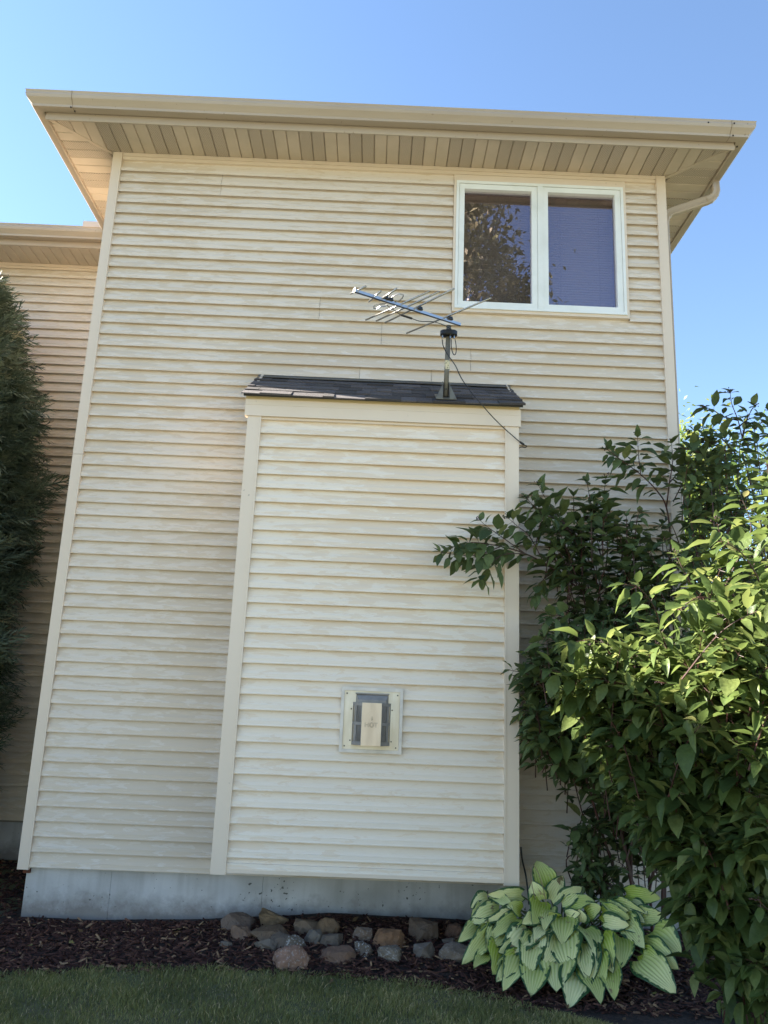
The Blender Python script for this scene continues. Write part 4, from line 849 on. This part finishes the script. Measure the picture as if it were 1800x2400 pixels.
# ------------------------------------------------------------------ hosta
def hosta_material():
    m = bpy.data.materials.new('hosta_leaf'); m.use_nodes = True; t = m.node_tree; b = t.nodes['Principled BSDF']; b.inputs['Roughness'].default_value = .42
    u = t.nodes.new('ShaderNodeAttribute'); u.attribute_name = 'across'; ln_ = t.nodes.new('ShaderNodeAttribute'); ln_.attribute_name = 'along'
    ge = t.nodes.new('ShaderNodeNewGeometry'); oi = t.nodes.new('ShaderNodeObjectInfo'); nz_ = t.nodes.new('ShaderNodeTexNoise'); nz_.inputs['Scale'].default_value = 26; nz_.inputs['Detail'].default_value = 3; t.links.new(ge.outputs['Position'], nz_.inputs[0])
    ab = t.nodes.new('ShaderNodeMath'); ab.operation = 'ABSOLUTE'; t.links.new(u.outputs['Fac'], ab.inputs[0])
    ad = t.nodes.new('ShaderNodeMath'); ad.operation = 'MULTIPLY_ADD'; ad.inputs[1].default_value = .75; t.links.new(nz_.outputs[0], ad.inputs[0])
    wid_ = t.nodes.new('ShaderNodeMath'); wid_.operation = 'MULTIPLY_ADD'; wid_.inputs[1].default_value = .22; t.links.new(oi.outputs['Random'], wid_.inputs[0]); t.links.new(ab.outputs[0], wid_.inputs[2]); t.links.new(wid_.outputs[0], ad.inputs[2])
    mr = t.nodes.new('ShaderNodeMapRange'); mr.inputs[1].default_value = 1.25; mr.inputs[2].default_value = 1.34; t.links.new(ad.outputs[0], mr.inputs[0])
    r1 = t.nodes.new('ShaderNodeMix'); r1.data_type = 'RGBA'; r1.inputs[6].default_value = (.38, .47, .045, 1); r1.inputs[7].default_value = (.94, .90, .47, 1)
    mrr = t.nodes.new('ShaderNodeMapRange'); t.links.new(oi.outputs['Random'], mrr.inputs[0])
    pv = t.nodes.new('ShaderNodeMath'); pv.operation = 'MULTIPLY_ADD'; pv.inputs[1].default_value = .55; t.links.new(ln_.outputs['Fac'], pv.inputs[0])
    hf = t.nodes.new('ShaderNodeMath'); hf.operation = 'MULTIPLY_ADD'; hf.inputs[1].default_value = .9; hf.inputs[2].default_value = -.2; t.links.new(oi.outputs['Random'], hf.inputs[0]); t.links.new(hf.outputs[0], pv.inputs[2]); pv.use_clamp = True
    rb = t.nodes.new('ShaderNodeMath'); rb.operation = 'MULTIPLY'; rb.inputs[1].default_value = math.pi*9; t.links.new(u.outputs['Fac'], rb.inputs[0]); rc = t.nodes.new('ShaderNodeMath'); rc.operation = 'COSINE'; t.links.new(rb.outputs[0], rc.inputs[0])
    rd = t.nodes.new('ShaderNodeMath'); rd.operation = 'MULTIPLY_ADD'; rd.inputs[1].default_value = .11; t.links.new(rc.outputs[0], rd.inputs[0]); t.links.new(pv.outputs[0], rd.inputs[2]); rd.use_clamp = True
    t.links.new(rd.outputs[0], r1.inputs[0])
    mx = t.nodes.new('ShaderNodeMix'); mx.data_type = 'RGBA'; mx.inputs[7].default_value = (.05, .12, .04, 1)
    dn = t.nodes.new('ShaderNodeTexNoise'); dn.inputs['Scale'].default_value = 13; dn.inputs['Detail'].default_value = 4; t.links.new(ge.outputs['Position'], dn.inputs[0]); dr = t.nodes.new('ShaderNodeMapRange'); dr.inputs[1].default_value = .66; dr.inputs[2].default_value = .72; t.links.new(dn.outputs[0], dr.inputs[0])
    dm = t.nodes.new('ShaderNodeMix'); dm.data_type = 'RGBA'; dm.inputs[7].default_value = (.32, .24, .11, 1); t.links.new(r1.outputs[2], dm.inputs[6]); t.links.new(dr.outputs[0], dm.inputs[0]); t.links.new(dm.outputs[2], mx.inputs[6]); t.links.new(mr.outputs[0], mx.inputs[0])
    t.links.new(mx.outputs[2], b.inputs['Base Color'])
    tl = t.nodes.new('ShaderNodeBsdfTranslucent'); t.links.new(mx.outputs[2], tl.inputs[0]); ms = t.nodes.new('ShaderNodeMixShader'); ms.inputs[0].default_value = .18
    t.links.new(b.outputs[0], ms.inputs[1]); t.links.new(tl.outputs[0], ms.inputs[2]); t.links.new(ms.outputs[0], t.nodes['Material Output'].inputs[0]); return m
M['hosta'] = hosta_material(); M['petiole'] = mat('petiole', (.18, .24, .08), .5)
HC = at(1330, 2200, 2, -.28)
hosta = thing('hosta', 'large hosta with cream centred green edged ribbed leaves by the bump-out corner', 'plant', (HC.x, HC.y, -.30))
zh = lambda a, b: (1050+a/2.765, 1980+b/2.765)
def hosta_leaf(bz, tz, wz, lift=0., seed=0, droop=.25):
    dep = lambda q: -.52-(q-95)/920*.78
    bp_, tp_ = at(*zh(*bz), 1, dep(bz[1])+.03), at(*zh(*tz), 1, dep(tz[1])-.05)
    wid = 1.2*wz/2.765*np.linalg.norm(np.array(bp_)-CAM)/FPX; L = (tp_-bp_).length
    view = Vector(CAM)-bp_; view.normalize()
    ax = (tp_-bp_).normalized(); nrm = (view*1.0+Vector((random.gauss(0, .3), 0, .3+random.gauss(0, .25)))); X = frame(bp_, ax, nrm, 1)
    nu, nv = 29, 15; V = []; ac = []; al = []; rr = random.Random(seed+100); tw = rr.gauss(0, .15); wv = rr.uniform(.01, .03); ph = rr.uniform(0, 6)
    for j_ in range(nv):
        v_ = j_/(nv-1); prof = (math.sin(math.pi*(v_*.965+.035)**.62)**.6)*(1-.2*v_**3) if v_ < 1 else 0
        for i in range(nu):
            u_ = (i/(nu-1))*2-1; hw = wid*.5*prof; y_ = L*(v_-.13*abs(u_)**1.6*(1-v_)**4)
            z_ = .22*hw*abs(u_)**1.5*1.0+L*(.07*math.sin(math.pi*v_)-droop*.6*v_**2.2)+.0055*math.cos(u_*math.pi*9)*(1-v_*.6)*min(1, v_*6)*(1 if L > .05 else .5)
            z_ += wv*math.sin(v_*9+ph)*abs(u_)**2*L*2+tw*u_*hw*v_
            V.append((hw*u_, y_, z_)); ac.append(u_); al.append(v_)
    F = [(j_*nu+i, j_*nu+i+1, (j_+1)*nu+i+1, (j_+1)*nu+i) for j_ in range(nv-1) for i in range(nu-1)]
    me = np_mesh('leaf', V, F)
    for nm, dat in (('across', ac), ('along', al)):
        a_ = me.attributes.new(nm, 'FLOAT', 'POINT'); a_.data.foreach_set('value', np.array(dat, np.float32))
    o = link('leaf', me, M['hosta'], hosta, M=X, smooth=True)
    root = Vector((HC.x+(bp_.x-HC.x)*.25, HC.y+(bp_.y-HC.y)*.2+.05, -.28)); mid_ = bp_.lerp(root, .5)+Vector((0, .02, .05))
    put(MB().tube(smooth_path([bp_+ax*.012, mid_, root], 4), .0042, 6, .006), 'petiole', M['petiole'], hosta)
HL = [((640, 275), (580, 95), 125), ((665, 355), (748, 195), 95), ((605, 355), (540, 240), 110), ((735, 372), (868, 268), 90), ((768, 390), (947, 350), 95), ((475, 322), (268, 325), 75), ((295, 335), (418, 402), 75), ((335, 425), (148, 492), 110), ((432, 415), (256, 502), 72), ((448, 478), (283, 588), 95), ((205, 525), (85, 605), 95), ((288, 548), (122, 740), 112), ((525, 565), (375, 700), 150), ((345, 675), (305, 815), 155), ((475, 690), (378, 898), 135), ((600, 368), (565, 495), 112), ((655, 412), (622, 532), 95), ((745, 470), (740, 612), 150), ((740, 580), (778, 782), 185), ((615, 555), (585, 732), 120), ((548, 610), (515, 828), 125), ((570, 775), (538, 948), 145), ((705, 725), (705, 917), 178), ((835, 835), (792, 1017), 160), ((885, 640), (917, 872), 145), ((885, 545), (960, 662), 145), ((985, 605), (1055, 757), 150), ((895, 825), (990, 992), 125), ((1035, 795), (1075, 965), 115), ((1000, 440), (1172, 470), 95), ((1015, 495), (1168, 520), 90), ((1085, 395), (1265, 440), 95), ((1225, 465), (1405, 460), 95), ((1325, 565), (1505, 692), 165), ((1165, 515), (1262, 655), 105), ((1255, 745), (1460, 925), 160), ((1155, 320), (1375, 342), 85), ((770, 462), (848, 442), 70), ((650, 540), (560, 600), 100), ((330, 560), (260, 660), 110), ((900, 440), (985, 400), 90), ((860, 500), (850, 420), 90), ((420, 770), (330, 860), 90), ((1120, 600), (1130, 760), 120), ((1290, 640), (1480, 790), 110), ((690, 480), (660, 440), 80), ((470, 430), (400, 380), 80), ((700, 620), (650, 760), 130), ((960, 720), (1010, 860), 120), ((1150, 480), (1240, 560), 110)]
rh = random.Random(5)
for _ in range(18):
    bx_, by_ = rh.uniform(250, 1280), rh.uniform(330, 760); a_ = math.atan2(by_-430, bx_-740)+rh.gauss(0, .3); l_ = rh.uniform(90, 140)
    HL.append(((bx_, by_), (bx_+math.cos(a_)*l_, by_+abs(math.sin(a_))*l_*.8+25), rh.uniform(70, 105)))
for i, (b_, t_, w_) in enumerate(HL): hosta_leaf(b_, t_, w_, seed=i)
mb = MB()
for pts in (((640, 560), (560, 330), (525, 145)), ((660, 560), (640, 400), (600, 220), (552, 125))):
    mb.tube(smooth_path([at(*zh(*q), 1, -.75) for q in pts], 4), .0025, 5)
put(mb, 'flower_stalk', mat('dry_stalk', (.30, .22, .12), .8), hosta)
# fallen leaves on the bed and lawn edge
lx = rng.uniform(-.5, 5.2, 80); ly = lawn_edge(lx)+rng.uniform(-.15, .9, 80); ok = ly < -.02; lx, ly = lx[ok], ly[ok]; n = len(lx); tv_, tf_ = TPL[4]
X = mats(np.stack([lx, ly, gz(lx, ly)+.014], -1), rng.uniform(0, 6.28, n), rng.normal(0, .25, n), rng.normal(0, .25, n), rng.uniform(.03, .06, n), rng.uniform(.03, .065, n), np.full(n, .05))
o = link('leaf_litter', place_all('leaf_litter', tv_, tf_, X, rng.uniform(0, 1, n)), attr_mat('dry_leaf', [(0, (.10, .055, .03)), (.5, (.20, .12, .05)), (.85, (.30, .26, .08)), (1, (.34, .34, .10))], .7, .15)); tag(o, kind='stuff', label='dry brown and yellow leaves fallen on the mulch')
# ------------------------------------------------------------------ evergreen on the left
def spray_template(seed):
    rr = random.Random(seed); V = []; F = []
    def st_(p, d, L, w_, dr):
        n = len(V); d = d.normalized(); s_ = d.cross(Vector((0, 0, 1))).normalized()*w_; m_ = p+d*L*.55+Vector((0, 0, -dr*L*.2)); e_ = p+d*L+Vector((0, 0, -dr*L*.65))
        V.extend([tuple(p-s_*.6), tuple(p+s_*.6), tuple(m_+s_), tuple(m_-s_), tuple(e_+s_*.25), tuple(e_-s_*.25)]); F.extend([(n, n+1, n+2, n+3), (n+3, n+2, n+4, n+5)]); return m_, e_
    axis = Vector((0, 1, 0)); st_(Vector((0, 0, 0)), axis, 1, .016, .35)
    for k in range(12):
        t = .06+.075*k; s_ = 1 if k % 2 else -1; p = Vector((0, t, -.35*t*t*.65)); L = (.5-.34*t)*rr.uniform(.8, 1.2)
        d = Vector((s_*(.75+rr.gauss(0, .1)), 1, rr.gauss(0, .25))); m_, e_ = st_(p, d, L, .013, .4+rr.random()*.3)
        for j_ in (0, 1):
            st_(p.lerp(m_, .5+.5*j_), Vector((d.x*(.3 if j_ else 1.6), 1, rr.gauss(0, .3))), L*.5*rr.uniform(.7, 1.2), .012, .4)
    return np.array(V), np.array(F)
SPR = [spray_template(i) for i in range(4)]
M['cedar'] = attr_mat('arborvitae_scale', [(0, (.06, .085, .058)), (.5, (.13, .165, .11)), (.85, (.24, .265, .17)), (1, (.5, .46, .32))], .6, .15)
def conifer(name, label, x, y, z0, h, rad, n, seed, col_=2.6):
    r_ = np.random.default_rng(seed); o = thing(name, label, 'tree', (x, y, z0)); mb = MB().tube([(x, y, z0), (x+.03, y, z0+h*.6), (x, y, z0+h*.97)], .07*h/4, 8, .01)
    put(mb, 'trunk', mat('cedar_bark', (.09, .065, .05), .9, (.05, .04, .03), 20, (1, 1, .2)), o)
    Vs, Fs, Ts = [], [], []; n0_ = 0
    for k in range(4):
        m_ = n//4; t = r_.uniform(0, 1, m_)**.9; ang = r_.uniform(0, 2*np.pi, m_); prof = rad*(np.minimum(1, (1-t)*col_)**.75)*(.75+.25*np.minimum(1, t*4))
        lob = 1+.28*(r_.uniform(0, 1, m_) < .07)*r_.uniform(.3, 1, m_)+.11*np.sin(ang*3+t*17+seed)+.09*np.sin(ang*5-t*31)
        rr_ = prof*lob*(1-.5*r_.uniform(0, 1, m_)**2.0); d = np.stack([np.cos(ang), np.sin(ang), r_.normal(.45, .35, m_)], -1)+r_.normal(0, .25, (m_, 3)); d /= np.linalg.norm(d, axis=1)[:, None]
        p = np.stack([x+np.cos(ang)*rr_*.82, y+np.sin(ang)*rr_*.82, z0+.1+t*h*.97], -1); s_ = r_.uniform(.13, .30, m_)*(1 if h < 5 else 1.5)
        up = np.stack([r_.normal(0, .5, m_), r_.normal(0, .5, m_), np.ones(m_)], -1)+np.stack([np.cos(ang), np.sin(ang), 0*ang], -1)*.7; zz_ = up-d*(up*d).sum(1)[:, None]; zz_ /= np.linalg.norm(zz_, axis=1)[:, None]; xx = np.cross(d, zz_)
        X = np.zeros((m_, 4, 4)); X[:, :3, 0] = xx*s_[:, None]; X[:, :3, 1] = d*s_[:, None]; X[:, :3, 2] = zz_*s_[:, None]; X[:, :3, 3] = p; X[:, 3, 3] = 1
        tv_, tf_ = SPR[k]; hv = np.hstack([tv_, np.ones((len(tv_), 1))]); V = np.einsum('nij,kj->nki', X[:, :3, :], hv).reshape(-1, 3)
        Vs.append(V); Fs.append((tf_[None]+(np.arange(m_)*len(tv_))[:, None, None]).reshape(-1, 4)+n0_); n0_ += len(V)
        tt = np.clip(r_.beta(2, 3, m_)+.12*(rr_/np.maximum(prof, .01)-.7), 0, .92); tt[r_.uniform(0, 1, m_) < .02] = 1; Ts.append(np.repeat(tt, len(tv_)))
    me = np_mesh('foliage', np.concatenate(Vs), np.concatenate(Fs), np.concatenate(Ts)); f = link('foliage', me, M['cedar'], o); f['kind'] = 'stuff'; return o
conifer('arborvitae', 'dark feathery evergreen at the left edge in front of the recessed wall', -1.73, 1.0, -.33, 5.35, .80, 12000, 3, 4.0)
ARB = [q for q in col.objects if q.name == 'arborvitae'][0]
def copy_tree(src, loc, scale, rot, label, group=None):
    c = src.copy(); col.objects.link(c); c.location = loc; c.scale = (scale, scale, scale); c.rotation_euler = (0, 0, rot); c['label'] = label
    if group: c['group'] = group
    for ch in src.children:
        d = ch.copy(); col.objects.link(d); d.parent = c
    return c
big = conifer('evergreen_tree', 'tall evergreen out past the left corner shading the lawn', -3.7, -.75, -.33, 5.4, 1.0, 4200, 11)
copy_tree(big, (-4.3, .75, -.33), .95, 1.3, 'tall evergreen beside the recessed wall, out past the left corner')
copy_tree(ARB, (-2.2, -.5, -.33), .93, 4.1, 'unseen evergreen added past the left edge to darken the recessed wall')  # copy added out of frame to keep light off the recessed wall
copy_tree(ARB, (-3.1, .95, -.33), 1.0, 2.2, 'second unseen evergreen added along the recessed wall to shade it')  # another added copy, blocks light reaching the lower recessed wall
# ------------------------------------------------------------------ broadleaf trees
M['bark'] = mat('tree_bark', (.10, .08, .06), .9, (.06, .05, .04), 12, (1, 1, .2)); M['olive_leaf'] = attr_mat('olive_tree_leaf', [(0, (.10, .11, .045)), (.5, (.19, .19, .09)), (1, (.40, .36, .22))], .35, .2)  # pale end of the olive ramp stands in for sunlit glints
M['tree_leaf'] = attr_mat('tree_leaf', [(0, (.05, .10, .02)), (.5, (.10, .16, .03)), (1, (.20, .22, .05))], .5, .45)
tvl = np.array([(0, 0, 0), (.22, .45, .03), (0, 1, -.12), (-.22, .45, .03)]); tfl = np.array([(0, 1, 2, 3)])
def broadleaf(name, label, x, y, z0, h, rad, n, seed, leaf=.16, lm='tree_leaf'):
    r_ = np.random.default_rng(seed); rr = random.Random(seed); o = thing(name, label, 'tree', (x, y, z0)); mb = MB(); b0 = Vector((x, y, z0)); fork = b0+Vector((0, 0, h*.3)); mb.tube([b0, fork], .16, 8, .11); tips = []
    for k in range(9):
        a = k*2.4; e_ = Vector((x+math.cos(a)*rad*rr.uniform(.35, .8), y+math.sin(a)*rad*rr.uniform(.35, .8), z0+h*rr.uniform(.55, .9))); mb.tube(smooth_path([fork, fork.lerp(e_, .5)+Vector((0, 0, .3)), e_], 4), .07, 6, .015); tips.append(e_)
    put(mb, 'trunk', M['bark'], o)
    cc = []
    for _ in range(46):
        v = np.array([rr.gauss(0, 1), rr.gauss(0, 1), rr.gauss(0, 1)]); v /= np.linalg.norm(v); q = rr.uniform(.45, 1)**.6; cc.append((x+v[0]*rad*q, y+v[1]*rad*q, z0+h*.62+v[2]*h*.38*q))
    cc = np.array(cc); idx = r_.integers(0, len(cc), n); p = cc[idx]+r_.normal(0, rad*.15, (n, 3)); d = r_.normal(0, 1, (n, 3))+np.array([0, 0, -.5]); d /= np.linalg.norm(d, axis=1)[:, None]
    up = r_.normal(0, .6, (n, 3))+np.array([0, 0, 1.]); z_ = up-d*(up*d).sum(1)[:, None]; z_ /= np.linalg.norm(z_, axis=1)[:, None]; s_ = leaf*r_.uniform(.6, 1.4, n); X = np.zeros((n, 4, 4)); X[:, :3, 0] = np.cross(d, z_)*s_[:, None]; X[:, :3, 1] = d*s_[:, None]; X[:, :3, 2] = z_*s_[:, None]; X[:, :3, 3] = p; X[:, 3, 3] = 1
    me = place_all('crown', tvl, tfl, X, np.clip(r_.beta(2, 2, n)+.15*r_.normal(0, 1, len(cc))[idx], 0, 1)); f = link('crown', me, M[lm], o); f['kind'] = 'stuff'; return o
broadleaf('broadleaf_tree', 'sunlit yellow green tree behind the dogwoods beside the house corner', 11.2, 14, -.34, 8.6, 3.4, 30000, 21, .17)
broadleaf('broadleaf_tree', 'sunlit tree at the right edge farther behind the dogwoods', 16.2, 17, -.34, 9.2, 3.8, 26000, 22, .18)
broadleaf('broadleaf_tree', 'broad tree behind the viewer mirrored in the left window pane', 3.2, -14.5, -.34, 19, 3.3, 70000, 23, .2, 'olive_leaf')
